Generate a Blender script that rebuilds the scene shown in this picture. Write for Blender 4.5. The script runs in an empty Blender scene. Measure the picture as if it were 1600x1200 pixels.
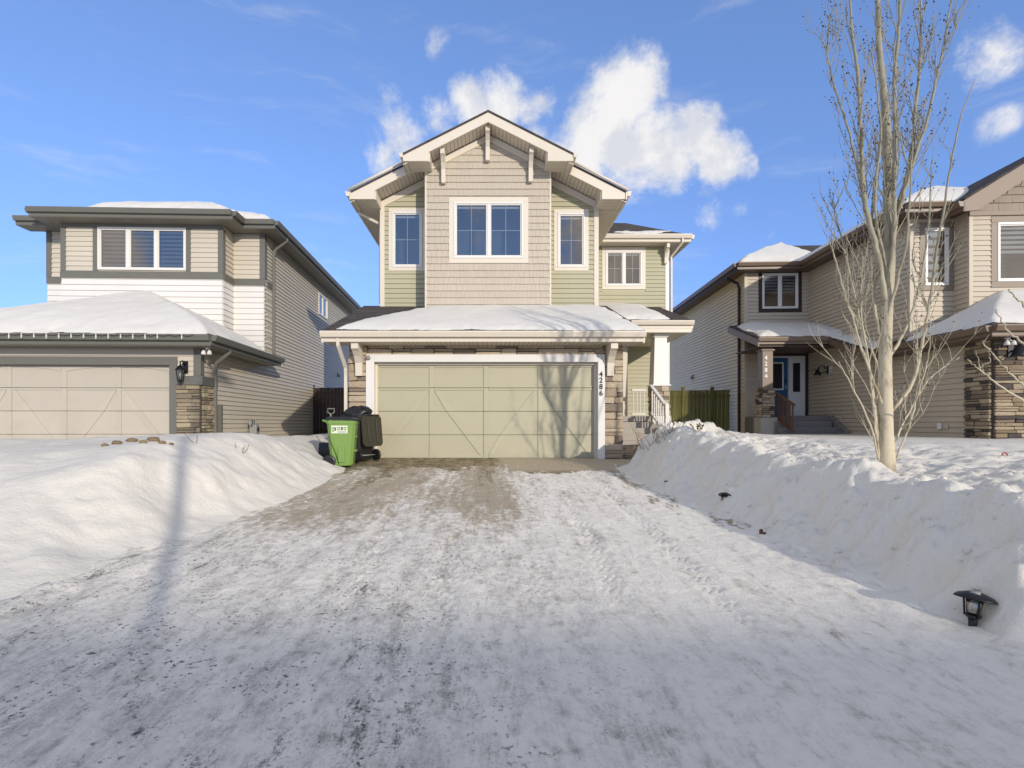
import bpy, math, random
import numpy as np
from mathutils import Vector, Matrix, geometry
random.seed(7)
SC = bpy.context.scene
COL = SC.collection
R = math.radians

# ------------------------------------------------------------------ camera
FPX, CX, CY, CAMZ = 800.0, 768.0, 662.0, 0.78      # focal length and principal point of the photograph in its own pixels
cd = bpy.data.cameras.new('camera'); cam = bpy.data.objects.new('camera', cd); COL.objects.link(cam)
cam.location = (0, 0, CAMZ); cam.rotation_euler = (R(90), 0, 0)
cd.sensor_width = 36; cd.lens = 36 * FPX / 1600
cd.shift_x = (800 - CX) / 1600; cd.shift_y = (CY - 600) / 1600
cd.clip_start = 0.05; cd.clip_end = 3000
SC.camera = cam

# ------------------------------------------------------------------ light
SUN_AZ, SUN_EL = R(28.5), R(15.5)                  # sun behind the camera, to the right
SUN_DIR = Vector((math.sin(SUN_AZ) * math.cos(SUN_EL), -math.cos(SUN_AZ) * math.cos(SUN_EL), math.sin(SUN_EL)))
sd = bpy.data.lights.new('sun', 'SUN'); sd.energy = 3.5; sd.angle = R(0.75); sd.color = (1.0, 0.92, 0.81)
sun = bpy.data.objects.new('sun', sd); COL.objects.link(sun)
sun.rotation_euler = SUN_DIR.to_track_quat('Z', 'Y').to_euler()
SC.view_settings.view_transform = 'Standard'; SC.view_settings.look = 'None'
SC.view_settings.gamma = 1; SC.view_settings.use_curve_mapping = False
SC.view_settings.exposure = -0.02

W = bpy.data.worlds.new('World'); SC.world = W; W.use_nodes = True
nt = W.node_tree; N = nt.nodes; L = nt.links
for n in list(N): N.remove(n)
def nd(t, **kw):
    n = N.new(t)
    for k, v in kw.items(): setattr(n, k, v)
    return n
def mth(op, a, b=None, c=None, clamp=False):
    n = nd('ShaderNodeMath', operation=op, use_clamp=clamp)
    for i, x in enumerate((a, b, c)):
        if x is None: continue
        if isinstance(x, (int, float)): n.inputs[i].default_value = x
        else: L.new(x, n.inputs[i])
    return n.outputs[0]
sky = nd('ShaderNodeTexSky', sky_type='NISHITA', sun_disc=False, sun_elevation=SUN_EL,
         sun_rotation=math.pi - SUN_AZ, altitude=650, air_density=0.6, dust_density=0.0, ozone_density=3.0)
hs = nd('ShaderNodeHueSaturation'); hs.inputs['Hue'].default_value = 0.502; hs.inputs['Saturation'].default_value = 0.97; hs.inputs['Value'].default_value = 3.4
L.new(sky.outputs[0], hs.inputs['Color'])
tc = nd('ShaderNodeTexCoord')
sv = nd('ShaderNodeVectorMath', operation='ADD'); L.new(tc.outputs['Generated'], sv.inputs[0]); sv.inputs[1].default_value = (0, 0, .30)
sn = nd('ShaderNodeVectorMath', operation='NORMALIZE'); L.new(sv.outputs[0], sn.inputs[0]); L.new(sn.outputs[0], sky.inputs['Vector'])
def skydir(px, py):
    return Vector(((px - CX) / FPX, 1, (CY - py) / FPX)).normalized()
# clouds: (px, py, radius in px, weight)
blobs = [(975,150,85,1.),(950,215,90,1.),(1030,240,85,.95),(1085,215,70,.8),(1130,250,62,.85),(1165,262,35,.6),(850,235,70,.85),(900,265,85,.95),(990,270,70,.85),
         (790,160,62,.9),(745,165,50,.8),(840,170,50,.75),(625,210,62,.62),(590,235,45,.55),(685,185,45,.5),(615,148,30,.5),
         (1112,338,42,.55),(1150,335,30,.4),(1195,365,24,.3),(1545,90,85,.5),(1480,110,55,.3),(1560,205,55,.32),(1100,300,30,.3),
         (690,75,40,.3)]
acc = None
nz0 = nd('ShaderNodeTexNoise'); nz0.inputs['Scale'].default_value = 5.0; nz0.inputs['Detail'].default_value = 4
L.new(tc.outputs['Generated'], nz0.inputs['Vector'])
wm = nd('ShaderNodeVectorMath', operation='MULTIPLY_ADD'); L.new(nz0.outputs['Color'], wm.inputs[0])
wm.inputs[1].default_value = (.07, .07, .07); wm.inputs[2].default_value = (-.035, -.035, -.035)
wa = nd('ShaderNodeVectorMath', operation='ADD'); L.new(tc.outputs['Generated'], wa.inputs[0]); L.new(wm.outputs[0], wa.inputs[1])
for (px, py, r, w) in blobs:
    d = skydir(px, py); d2 = skydir(px + r, py)
    dn = nd('ShaderNodeVectorMath', operation='DISTANCE'); L.new(wa.outputs[0], dn.inputs[0]); dn.inputs[1].default_value = d
    rr = (d - d2).length * .9
    mr = nd('ShaderNodeMapRange', interpolation_type='SMOOTHSTEP')
    mr.inputs['From Min'].default_value = rr * 1.35; mr.inputs['From Max'].default_value = rr * .15
    mr.inputs['To Min'].default_value = 0; mr.inputs['To Max'].default_value = w
    L.new(dn.outputs['Value'], mr.inputs['Value'])
    acc = mr.outputs[0] if acc is None else mth('MAXIMUM', acc, mr.outputs[0])
nz = nd('ShaderNodeTexNoise'); nz.inputs['Scale'].default_value = 9; nz.inputs['Detail'].default_value = 14; nz.inputs['Roughness'].default_value = .66; nz.inputs['Lacunarity'].default_value = 2.2
L.new(wa.outputs[0], nz.inputs['Vector'])
# denser unseen clouds outside the view, added for whiter fill light
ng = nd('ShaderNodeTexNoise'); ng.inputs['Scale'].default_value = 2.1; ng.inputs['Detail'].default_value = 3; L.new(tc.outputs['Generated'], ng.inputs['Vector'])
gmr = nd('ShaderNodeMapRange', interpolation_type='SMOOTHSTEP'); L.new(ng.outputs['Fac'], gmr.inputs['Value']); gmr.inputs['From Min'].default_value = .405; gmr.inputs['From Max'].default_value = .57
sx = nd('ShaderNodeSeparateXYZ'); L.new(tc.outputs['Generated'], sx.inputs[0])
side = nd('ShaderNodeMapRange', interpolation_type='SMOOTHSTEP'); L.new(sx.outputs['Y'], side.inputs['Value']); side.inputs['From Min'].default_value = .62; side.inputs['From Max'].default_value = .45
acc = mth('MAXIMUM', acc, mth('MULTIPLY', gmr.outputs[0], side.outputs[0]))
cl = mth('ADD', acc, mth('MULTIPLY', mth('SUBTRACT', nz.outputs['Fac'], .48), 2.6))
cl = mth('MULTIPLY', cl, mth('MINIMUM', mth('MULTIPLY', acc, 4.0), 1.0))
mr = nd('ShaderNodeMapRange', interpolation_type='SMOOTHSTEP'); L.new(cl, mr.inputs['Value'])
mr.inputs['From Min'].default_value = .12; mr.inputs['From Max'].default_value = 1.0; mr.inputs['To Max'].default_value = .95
# thin cirrus streaks
mp = nd('ShaderNodeMapping'); mp.inputs['Rotation'].default_value = (0, R(28), 0); mp.inputs['Scale'].default_value = (2.2, 2, 13)
L.new(wa.outputs[0], mp.inputs['Vector'])
nc = nd('ShaderNodeTexNoise'); nc.inputs['Scale'].default_value = 2.6; nc.inputs['Detail'].default_value = 7; nc.inputs['Roughness'].default_value = .6
L.new(mp.outputs[0], nc.inputs['Vector'])
m2 = nd('ShaderNodeMapRange', interpolation_type='SMOOTHSTEP'); L.new(nc.outputs['Fac'], m2.inputs['Value'])
m2.inputs['From Min'].default_value = .52; m2.inputs['From Max'].default_value = .9; m2.inputs['To Max'].default_value = .3
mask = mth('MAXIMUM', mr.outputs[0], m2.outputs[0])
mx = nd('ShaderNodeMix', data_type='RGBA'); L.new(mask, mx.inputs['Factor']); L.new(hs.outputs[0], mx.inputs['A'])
nb = nd('ShaderNodeTexNoise'); nb.inputs['Scale'].default_value = 13; nb.inputs['Detail'].default_value = 8; nb.inputs['Roughness'].default_value = .6
of = nd('ShaderNodeVectorMath', operation='ADD'); L.new(wa.outputs[0], of.inputs[0]); of.inputs[1].default_value = (.3, 0, .05); L.new(of.outputs[0], nb.inputs['Vector'])
cb = nd('ShaderNodeMapRange', interpolation_type='SMOOTHSTEP'); L.new(nb.outputs['Fac'], cb.inputs['Value']); cb.inputs['From Min'].default_value = .38; cb.inputs['From Max'].default_value = .6
cm = nd('ShaderNodeMix', data_type='RGBA'); L.new(cb.outputs[0], cm.inputs['Factor']); cm.inputs['A'].default_value = (5.0, 5.1, 5.4, 1); cm.inputs['B'].default_value = (6.5, 6.35, 6.2, 1); L.new(cm.outputs['Result'], mx.inputs['B'])
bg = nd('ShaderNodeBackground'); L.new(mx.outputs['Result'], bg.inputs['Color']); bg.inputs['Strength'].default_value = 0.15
wo = nd('ShaderNodeOutputWorld'); L.new(bg.outputs[0], wo.inputs['Surface'])

# ------------------------------------------------------------------ materials
def srgb(r, g, b):
    f = lambda c: (c / 255 / 12.92) if c / 255 <= .04045 else ((c / 255 + .055) / 1.055) ** 2.4
    return (f(r) * .84, f(g) * .84, f(b) * .84, 1)
class NT:
    def __init__(s, name):
        s.m = bpy.data.materials.new(name); s.m.use_nodes = True; s.t = s.m.node_tree
        s.b = s.t.nodes['Principled BSDF']; s.out = s.t.nodes['Material Output']
        s.tc = s.n('ShaderNodeTexCoord')
    def n(s, t, **kw):
        x = s.t.nodes.new(t)
        for k, v in kw.items(): setattr(x, k, v)
        return x
    def l(s, a, b): s.t.links.new(a, b)
    def noise(s, scale, detail=4, rough=.5, vec=None, stretch=None):
        x = s.n('ShaderNodeTexNoise'); x.inputs['Scale'].default_value = scale
        x.inputs['Detail'].default_value = detail; x.inputs['Roughness'].default_value = rough
        v = vec or s.tc.outputs['Object']
        if stretch:
            mp = s.n('ShaderNodeMapping'); mp.inputs['Scale'].default_value = stretch; s.l(v, mp.inputs['Vector']); v = mp.outputs[0]
        s.l(v, x.inputs['Vector']); return x.outputs['Fac']
    def math(s, op, a, b=None, clamp=False):
        x = s.n('ShaderNodeMath', operation=op, use_clamp=clamp)
        for i, q in enumerate((a, b)):
            if q is None: continue
            if isinstance(q, (int, float)): x.inputs[i].default_value = q
            else: s.l(q, x.inputs[i])
        return x.outputs[0]
    def ramp(s, fac, a, b, lo=0, hi=1):
        x = s.n('ShaderNodeMapRange', interpolation_type='SMOOTHSTEP'); s.l(fac, x.inputs['Value'])
        x.inputs['From Min'].default_value = a; x.inputs['From Max'].default_value = b
        x.inputs['To Min'].default_value = lo; x.inputs['To Max'].default_value = hi
        return x.outputs[0]
    def mix(s, fac, a, b):
        x = s.n('ShaderNodeMix', data_type='RGBA')
        for k, q in (('Factor', fac), ('A', a), ('B', b)):
            if isinstance(q, (int, float)): x.inputs[k].default_value = q
            elif isinstance(q, tuple): x.inputs[k].default_value = q
            else: s.l(q, x.inputs[k])
        return x.outputs['Result']
    def scale(s, col, fac):
        x = s.n('ShaderNodeVectorMath', operation='SCALE')
        if isinstance(col, tuple): x.inputs[0].default_value = col[:3]
        else: s.l(col, x.inputs[0])
        s.l(fac, x.inputs['Scale']) if not isinstance(fac, (int, float)) else setattr(x.inputs['Scale'], 'default_value', fac)
        return x.outputs[0]
    def color(s, c):
        if isinstance(c, tuple): s.b.inputs['Base Color'].default_value = c
        else: s.l(c, s.b.inputs['Base Color'])
    def bump(s, h, strength=.3, dist=.01):
        x = s.n('ShaderNodeBump'); x.inputs['Strength'].default_value = strength; x.inputs['Distance'].default_value = dist
        s.l(h, x.inputs['Height']); s.l(x.outputs[0], s.b.inputs['Normal'])
    def rough(s, r):
        if isinstance(r, (int, float)): s.b.inputs['Roughness'].default_value = r
        else: s.l(r, s.b.inputs['Roughness'])
    def rand(s):
        return s.n('ShaderNodeObjectInfo').outputs['Random']
    def attr(s, name):
        return s.n('ShaderNodeAttribute', attribute_name=name).outputs['Fac']
MAT = {}
def paint(name, c, rough=.5, var=.10, grain=.15, dirt=.12):
    """painted or moulded surface: slight mottling, a little grime, per-piece variation"""
    s = NT(name)
    v = s.math('ADD', s.math('MULTIPLY', s.noise(2.2, 5), var), s.math('MULTIPLY', s.rand(), var * .7))
    v = s.math('ADD', v, 1 - var * .85)
    g = s.ramp(s.noise(.9, 7, .65), .5, .75, 0, dirt)
    col = s.mix(g, s.scale(c, v), (c[0] * .55, c[1] * .52, c[2] * .48, 1))
    s.color(col); s.rough(rough); s.b.inputs['Specular IOR Level'].default_value = .35
    if grain: s.bump(s.noise(35, 3, .6, stretch=(.25, 1, 3)), grain, .003)
    MAT[name] = s.m; return s.m
paint('green_vinyl', srgb(183, 177, 146)); paint('beige_shake', srgb(196, 184, 164), grain=.35)
paint('cream_trim', srgb(224, 213, 194), .45, .05); paint('white_trim', srgb(232, 228, 220), .4, .04)
paint('door_green', srgb(186, 180, 153), .5, .08, .3, .16); paint('door_beige', srgb(195, 186, 170), .5, .08, .3, .16)
paint('tan_vinyl', srgb(206, 196, 178)); paint('white_lap', srgb(230, 226, 219), .45, .06)
paint('gray_trim', srgb(112, 110, 101), .5, .08); paint('right_vinyl', srgb(198, 184, 162)); paint('bounce_lit_vinyl', srgb(222, 202, 160))  # last one: flank siding with warm bounce light painted into its colour
paint('taupe_trim', srgb(143, 127, 110), .5, .08); paint('dark_brown', srgb(62, 48, 40), .5, .08)
paint('brown_gutter', srgb(120, 100, 84), .4, .06); paint('brown_fascia', srgb(140, 122, 104), .5, .06)
paint('black_plastic', srgb(34, 34, 36), .45, .1, .1, .2); paint('green_plastic', srgb(122, 154, 78), .42, .06, .08, .15)
paint('grey_plastic', srgb(120, 116, 108), .5, .06); paint('olive_plastic', srgb(62, 60, 48), .35, .1)
paint('black_metal', srgb(26, 26, 28), .4, .1); paint('grey_metal', srgb(150, 150, 146), .45, .1)
paint('blue_door', srgb(44, 92, 128), .4, .05); paint('room_dark', (.085, .082, .08, 1), .9, .05, 0, 0)
paint('blind', srgb(205, 205, 200), .7, .05, 0, .05); paint('blind_dark', srgb(112, 118, 126), .7, .05, 0, .05); paint('concrete', srgb(176, 168, 156), .85, .12, .5, .3)
paint('red_plastic', srgb(190, 50, 40), .4); paint('soil', srgb(142, 122, 94), .95, .3, .8, .3)
paint('rail_wood', srgb(108, 76, 54), .7, .25, .5, .2); paint('clip_white', srgb(215, 215, 205), .4)
paint('chip_dark', srgb(52, 50, 50), .85, .3, .5, .2); paint('step_wood', srgb(128, 122, 118), .8, .2, .5, .3)
paint('garage_brown', srgb(170, 150, 126), .5)
def mk_fence():
    s = NT('fence_wood')
    v = s.noise(3, 6, .6, stretch=(6, 6, .6))
    c = s.mix(s.ramp(v, .35, .7), srgb(88, 84, 34), srgb(120, 113, 50))
    c = s.scale(c, s.math('ADD', s.math('MULTIPLY', s.rand(), .4), .75)); s.color(c); s.rough(.85)
    s.bump(v, .4, .006); MAT['fence_wood'] = s.m
mk_fence()
def mk_stone(name, a, b, c):
    s = NT(name)
    r = s.rand()
    col = s.mix(s.ramp(r, .25, .6), a, b); col = s.mix(s.ramp(r, .62, .85), col, c)
    n1 = s.noise(7, 6, .65); col = s.scale(col, s.math('ADD', s.math('MULTIPLY', n1, .9), .52))
    col = s.mix(s.ramp(s.noise(2.5, 4), .5, .8, 0, .5), col, c)
    s.color(col); s.rough(.88); s.bump(s.noise(16, 7, .7), .8, .02); MAT[name] = s.m
mk_stone('stone_tan', srgb(206, 188, 160), srgb(188, 168, 140), srgb(142, 126, 110))
mk_stone('stone_ledge', srgb(190, 174, 144), srgb(170, 154, 126), srgb(138, 126, 106))
mk_stone('stone_mixed', srgb(190, 172, 142), srgb(154, 134, 108), srgb(86, 78, 72))
paint('mortar', srgb(92, 82, 72), .95, .2, .5)
mk_stone('paver', srgb(186, 164, 134), srgb(172, 148, 118), srgb(150, 132, 110))
def mk_shingle():
    s = NT('shingle')
    b = s.n('ShaderNodeTexBrick'); b.inputs['Scale'].default_value = 1; b.inputs['Brick Width'].default_value = .3; b.inputs['Row Height'].default_value = .14
    b.inputs['Mortar Size'].default_value = .006; b.inputs['Color1'].default_value = srgb(84, 74, 66); b.inputs['Color2'].default_value = srgb(58, 52, 48)
    b.inputs['Mortar'].default_value = srgb(30, 28, 26)
    s.l(s.tc.outputs['Object'], b.inputs['Vector'])
    c = s.scale(b.outputs['Color'], s.math('ADD', s.math('MULTIPLY', s.noise(60, 3, .7), .9), .55)); s.color(c); s.rough(.92)
    s.bump(s.math('ADD', s.math('MULTIPLY', b.outputs['Fac'], -1.0), s.noise(90, 3)), .6, .01); MAT['shingle'] = s.m
mk_shingle()
def mk_soffit(name, c, axis):
    s = NT(name)
    w = s.n('ShaderNodeTexWave', wave_type='BANDS', bands_direction=axis, wave_profile='SIN'); w.inputs['Scale'].default_value = 3.2
    w.inputs['Distortion'].default_value = 0; s.l(s.tc.outputs['Object'], w.inputs['Vector'])
    g = s.ramp(w.outputs['Fac'], .02, .14)
    s.color(s.mix(g, (c[0] * .55, c[1] * .53, c[2] * .5, 1), c)); s.rough(.5); s.bump(g, .4, .006); MAT[name] = s.m
for nme, c in (('cream', srgb(214, 202, 182)), ('gray', srgb(122, 118, 106)), ('brown', srgb(96, 76, 62))):
    mk_soffit('soffit_' + nme + '_x', c, 'X'); mk_soffit('soffit_' + nme + '_y', c, 'Y')
def mk_glass():
    s = NT('window_glass')
    tr = s.n('ShaderNodeBsdfTransparent'); tr.inputs[0].default_value = (.72, .78, .82, 1)
    gl = s.n('ShaderNodeBsdfGlossy'); gl.inputs['Roughness'].default_value = .015; gl.inputs['Color'].default_value = (.80, .70, .60, 1)
    fr = s.n('ShaderNodeFresnel'); fr.inputs['IOR'].default_value = 1.52
    f = s.math('ADD', s.math('MULTIPLY', fr.outputs[0], 1.6), .22, True)
    mxs = s.n('ShaderNodeMixShader'); s.l(f, mxs.inputs[0]); s.l(tr.outputs[0], mxs.inputs[1]); s.l(gl.outputs[0], mxs.inputs[2])
    bp = s.n('ShaderNodeBump'); bp.inputs['Strength'].default_value = .04; bp.inputs['Distance'].default_value = .02
    s.l(s.noise(1.4, 1), bp.inputs['Height']); s.l(bp.outputs[0], gl.inputs['Normal'])
    s.l(mxs.outputs[0], s.out.inputs['Surface']); MAT['window_glass'] = s.m
mk_glass()
def mk_snow(name, tint=(.68, .635, .55, 1), lump=1.0):
    s = NT(name)
    v = s.tc.outputs['Object']
    n1 = s.noise(3.5, 8, .6); n2 = s.noise(26, 6, .65); n3 = s.noise(160, 2, .6)
    c = s.mix(s.ramp(s.noise(1.1, 6, .6), .45, .8, 0, .35), tint, (tint[0] * .9, tint[1] * .885, tint[2] * .86, 1))
    s.color(c); s.rough(.75); s.b.inputs['Specular IOR Level'].default_value = .25
    h = s.math('ADD', s.math('MULTIPLY', n1, .55 * lump), s.math('ADD', s.math('MULTIPLY', n2, .42 * lump), s.math('MULTIPLY', n3, .045)))
    s.bump(h, .55, .045); MAT[name] = s.m
mk_snow('snow'); mk_snow('roof_snow_white', (.66, .63, .57, 1), .3)
def mk_drive():
    s = NT('driveway_surface')
    bare, dirt, grit, dry = s.attr('bare'), s.attr('dirt'), s.attr('grit'), s.attr('dry')
    sub = lambda a, k: s.math('MULTIPLY', s.math('SUBTRACT', a, .5), k)
    add = lambda *a: a[0] if len(a) == 1 else s.math('ADD', a[0], add(*a[1:]))
    fn = s.noise(70, 6, .75); mid = s.noise(10, 9, .72); streak = s.noise(8, 10, .76, stretch=(1.0, .16, 1)); cross = s.noise(18, 8, .72, stretch=(1, .35, 1))
    m = s.ramp(add(bare, sub(streak, 2.2), sub(mid, 1.6), sub(fn, .6)), .45, .72)
    conc = s.mix(s.ramp(add(s.noise(5, 10, .78), sub(streak, .8)), .36, .64), srgb(104, 90, 62), srgb(176, 158, 126))
    conc = s.mix(dry, conc, s.mix(mid, srgb(186, 168, 140), srgb(206, 190, 162)))
    clean = s.attr('clean')
    snow = s.mix(s.math('MULTIPLY', clean, s.ramp(add(mid, sub(cross, .9), sub(streak, .8)), .36, .78, 0, .85)), (.90, .835, .72, 1), (.62, .58, .51, 1))
    snow = s.mix(s.ramp(add(dirt, sub(streak, 2.8), sub(fn, 1.2), sub(mid, 2.2), sub(cross, 1.0)), .2, 1.3, 0, .75), snow, srgb(164, 142, 106))
    # soft grey slush, darker scuffs and fine grit
    sl = s.ramp(add(s.noise(4.2, 11, .78, stretch=(1, .4, 1)), sub(fn, .35)), .46, .72, 0, .55)
    snow = s.mix(s.math('MULTIPLY', sl, grit), snow, srgb(140, 137, 132))
    sc = s.ramp(add(s.noise(3.4, 12, .82, stretch=(1.2, .45, 1)), sub(fn, .25)), .55, .66, 0, .9)
    snow = s.mix(s.math('MULTIPLY', sc, grit), snow, srgb(70, 69, 68))
    sp = s.math('MULTIPLY', s.ramp(s.noise(34, 3, .6), .58, .66), s.ramp(s.noise(3.1, 5, .7), .40, .58))
    snow = s.mix(s.math('MULTIPLY', sp, s.math('MULTIPLY', grit, .85)), snow, srgb(58, 57, 58))
    s.color(s.mix(m, snow, conc)); s.rough(s.ramp(m, 0, 1, .75, .6)); s.b.inputs['Specular IOR Level'].default_value = .3
    h = add(s.math('MULTIPLY', fn, .4), s.math('MULTIPLY', mid, 1.0), s.math('MULTIPLY', cross, .8), s.math('MULTIPLY', m, -.4))
    s.bump(h, .9, .026); MAT['driveway_surface'] = s.m
mk_drive()
def mk_bark():
    s = NT('aspen_bark')
    n1 = s.noise(9, 6, .7, stretch=(1, 1, .35)); n2 = s.noise(30, 4, .7, stretch=(.6, .6, 2.6))
    gz = s.n('ShaderNodeSeparateXYZ'); s.l(s.tc.outputs['Object'], gz.inputs[0])
    base = s.mix(s.ramp(gz.outputs['Z'], .4, 3.6), srgb(216, 202, 172), srgb(164, 158, 136))
    c = s.mix(s.ramp(n1, .48, .7, 0, .8), base, srgb(128, 114, 88)); c = s.mix(s.ramp(n2, .66, .78, 0, .8), c, srgb(66, 58, 48))
    s.color(c); s.rough(.8); s.bump(s.math('ADD', n1, n2), .6, .01); MAT['aspen_bark'] = s.m
mk_bark()
paint('twig_bark', srgb(150, 132, 104), .85, .3, .3); paint('bud', srgb(62, 52, 48), .85, .3, 0)
paint('dry_leaf', srgb(120, 84, 58), .85, .4, 0)
paint('label_white', srgb(225, 232, 210), .5, .03)
paint('asphalt_snow', (.7, .71, .73, 1), .8, .3, .6, .4)

# ------------------------------------------------------------------ mesh helpers
def mesh(name, V, F, mat, parent=None, smooth=False, loc=None, rz=0):
    me = bpy.data.meshes.new(name); me.from_pydata([tuple(v) for v in V], [], F); me.update()
    if smooth: me.polygons.foreach_set('use_smooth', [True] * len(me.polygons))
    if mat: me.materials.append(MAT[mat])
    return link(name, me, parent, loc, rz)
def link(name, me, parent=None, loc=None, rz=0, scale=None):
    o = bpy.data.objects.new(name, me); COL.objects.link(o)
    if parent: o.parent = parent
    if loc is not None: o.location = loc
    if rz: o.rotation_euler = (0, 0, rz)
    if scale: o.scale = scale
    return o
def tag(o, label, cat, group=None, kind=None):
    if label: o['label'] = label
    if cat: o['category'] = cat
    if group: o['group'] = group
    if kind: o['kind'] = kind
    return o
def thing(name, loc, label, cat, rz=0, group=None):
    o = bpy.data.objects.new(name, None); COL.objects.link(o); o.location = loc; o.rotation_euler = (0, 0, rz)
    o.empty_display_size = .2
    return tag(o, label, cat, group)
def flipfix(V, F):
    """orient a closed small mesh outward"""
    c = sum((Vector(v) for v in V), Vector()) / len(V); vol = 0
    for f in F:
        a = Vector(V[f[0]]) - c
        for i in range(1, len(f) - 1):
            vol += a.dot((Vector(V[f[i]]) - c).cross(Vector(V[f[i + 1]]) - c))
    return F if vol > 0 else [tuple(reversed(f)) for f in F]
def cbox_geo(x0, x1, y0, y1, z0, z1, c=.006):
    c = min(c, abs(x1 - x0) * .3, abs(y1 - y0) * .3, abs(z1 - z0) * .3)
    V, F = [], []
    X = (x0, x1); Y = (y0, y1); Z = (z0, z1); idx = {}
    for i in (0, 1):
        for j in (0, 1):
            for k in (0, 1):
                sx, sy, sz = (1 - 2 * i) * c, (1 - 2 * j) * c, (1 - 2 * k) * c
                idx[i, j, k] = len(V)
                V += [(X[i], Y[j] + sy, Z[k] + sz), (X[i] + sx, Y[j], Z[k] + sz), (X[i] + sx, Y[j] + sy, Z[k])]
    g = lambda i, j, k, a: idx[i, j, k] + a
    for a in (0, 1):
        F.append((g(a,0,0,0), g(a,1,0,0), g(a,1,1,0), g(a,0,1,0))); F.append((g(0,a,0,1), g(1,a,0,1), g(1,a,1,1), g(0,a,1,1))); F.append((g(0,0,a,2), g(1,0,a,2), g(1,1,a,2), g(0,1,a,2)))
    for a in (0, 1):
        for b in (0, 1):
            F.append((g(0,a,b,1), g(1,a,b,1), g(1,a,b,2), g(0,a,b,2)))
            F.append((g(a,0,b,0), g(a,1,b,0), g(a,1,b,2), g(a,0,b,2)))
            F.append((g(a,b,0,0), g(a,b,1,0), g(a,b,1,1), g(a,b,0,1)))
    for i in (0, 1):
        for j in (0, 1):
            for k in (0, 1): F.append((g(i,j,k,0), g(i,j,k,1), g(i,j,k,2)))
    cc = Vector(((x0+x1)/2, (y0+y1)/2, (z0+z1)/2)); out = []
    for f in F:
        p = [Vector(V[q]) for q in f]; n = (p[1]-p[0]).cross(p[2]-p[0])
        out.append(f if n.dot(sum(p, Vector()) / len(p) - cc) > 0 else tuple(reversed(f)))
    return V, out
def box(name, x0, x1, y0, y1, z0, z1, mat, parent=None, c=.006):
    V, F = cbox_geo(min(x0,x1), max(x0,x1), min(y0,y1), max(y0,y1), min(z0,z1), max(z0,z1), c)
    return mesh(name, V, F, mat, parent)
def prism_geo(P, Q):
    n = len(P); V = [tuple(p) for p in P] + [tuple(q) for q in Q]
    F = [tuple(range(n)), tuple(range(2*n-1, n-1, -1))] + [(i, i+n, (i+1) % n + n, (i+1) % n) for i in range(n)]
    return V, F
def prism(name, P, Q, mat, parent=None):
    V, F = prism_geo(P, Q); return mesh(name, V, flipfix(V, F), mat, parent)
def prism_v(name, uz, v0, v1, mat, parent=None):
    return prism(name, [(u, v0, z) for u, z in uz], [(u, v1, z) for u, z in uz], mat, parent)
def prism_u(name, vz, u0, u1, mat, parent=None):
    return prism(name, [(u0, v, z) for v, z in vz], [(u1, v, z) for v, z in vz], mat, parent)
def run(name, p0, p1, prof, mat, parent=None):
    """profile (outward n, z) carried from p0 to p1; outward is to the right of travel"""
    p0 = Vector((p0[0], p0[1], 0)); p1 = Vector((p1[0], p1[1], 0)); d = (p1 - p0).normalized(); o = Vector((d.y, -d.x, 0))
    return prism(name, [p0 + o*n + Vector((0,0,z)) for n, z in prof], [p1 + o*n + Vector((0,0,z)) for n, z in prof], mat, parent)
def gutter(p0, p1, z, mat, parent, fmat=None, w=.13, h=.13, fh=.2):
    run('gutter', p0, p1, [(0, z-.01), (w, z), (w, z-.03), (w-.035, z-h), (0, z-h)], mat, parent)
    if fmat: run('fascia_board', p0, p1, [(-.03, z-.02), (.004, z-.02), (.004, z-h-.09), (-.03, z-h-.09)], fmat, parent)
def tube_geo(pts, rad, seg=8, cap=True):
    pts = [Vector(p) for p in pts]; V, F = [], []; n = len(pts); up = Vector((0.13, .27, 1)).normalized(); a = None
    for i, p in enumerate(pts):
        t = (pts[min(i+1, n-1)] - pts[max(i-1, 0)]).normalized()
        if a is None:
            a = t.cross(Vector((0, 1, 0)) if abs(t.y) < .9 else Vector((1, 0, 0))).normalized()
        else:
            a = (a - t * a.dot(t)).normalized()
        b = t.cross(a); r = rad[i] if hasattr(rad, '__len__') else rad
        for k in range(seg):
            th = 2 * math.pi * (k + .5) / seg; V.append(tuple(p + (a * math.cos(th) + b * math.sin(th)) * r))
    for i in range(n - 1):
        for k in range(seg):
            F.append((i*seg+k, i*seg+(k+1) % seg, (i+1)*seg+(k+1) % seg, (i+1)*seg+k))
    if cap: F.append(tuple(range(seg-1, -1, -1))); F.append(tuple(range((n-1)*seg, n*seg)))
    return V, F
def tube(name, pts, rad, mat, parent=None, seg=8, smooth=True):
    V, F = tube_geo(pts, rad, seg); return mesh(name, V, F, mat, parent, smooth)
def lathe(name, prof, mat, parent=None, seg=20, loc=None, axis='z', smooth=True):
    V, F = [], []
    for r, z in prof:
        for k in range(seg):
            a = 2*math.pi*k/seg
            V.append((r*math.cos(a), r*math.sin(a), z) if axis == 'z' else ((r*math.cos(a), z, r*math.sin(a)) if axis == 'y' else (z, r*math.cos(a), r*math.sin(a))))
    for i in range(len(prof)-1):
        for k in range(seg): F.append((i*seg+k, i*seg+(k+1) % seg, (i+1)*seg+(k+1) % seg, (i+1)*seg+k))
    F.append(tuple(range(seg-1, -1, -1))); F.append(tuple(range((len(prof)-1)*seg, len(prof)*seg)))
    return mesh(name, V, flipfix(V, F), mat, parent, smooth, loc)
def merge(parts):
    V, F = [], []
    for v, f in parts:
        b = len(V); V += list(v); F += [tuple(i + b for i in q) for q in f]
    return V, F
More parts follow.
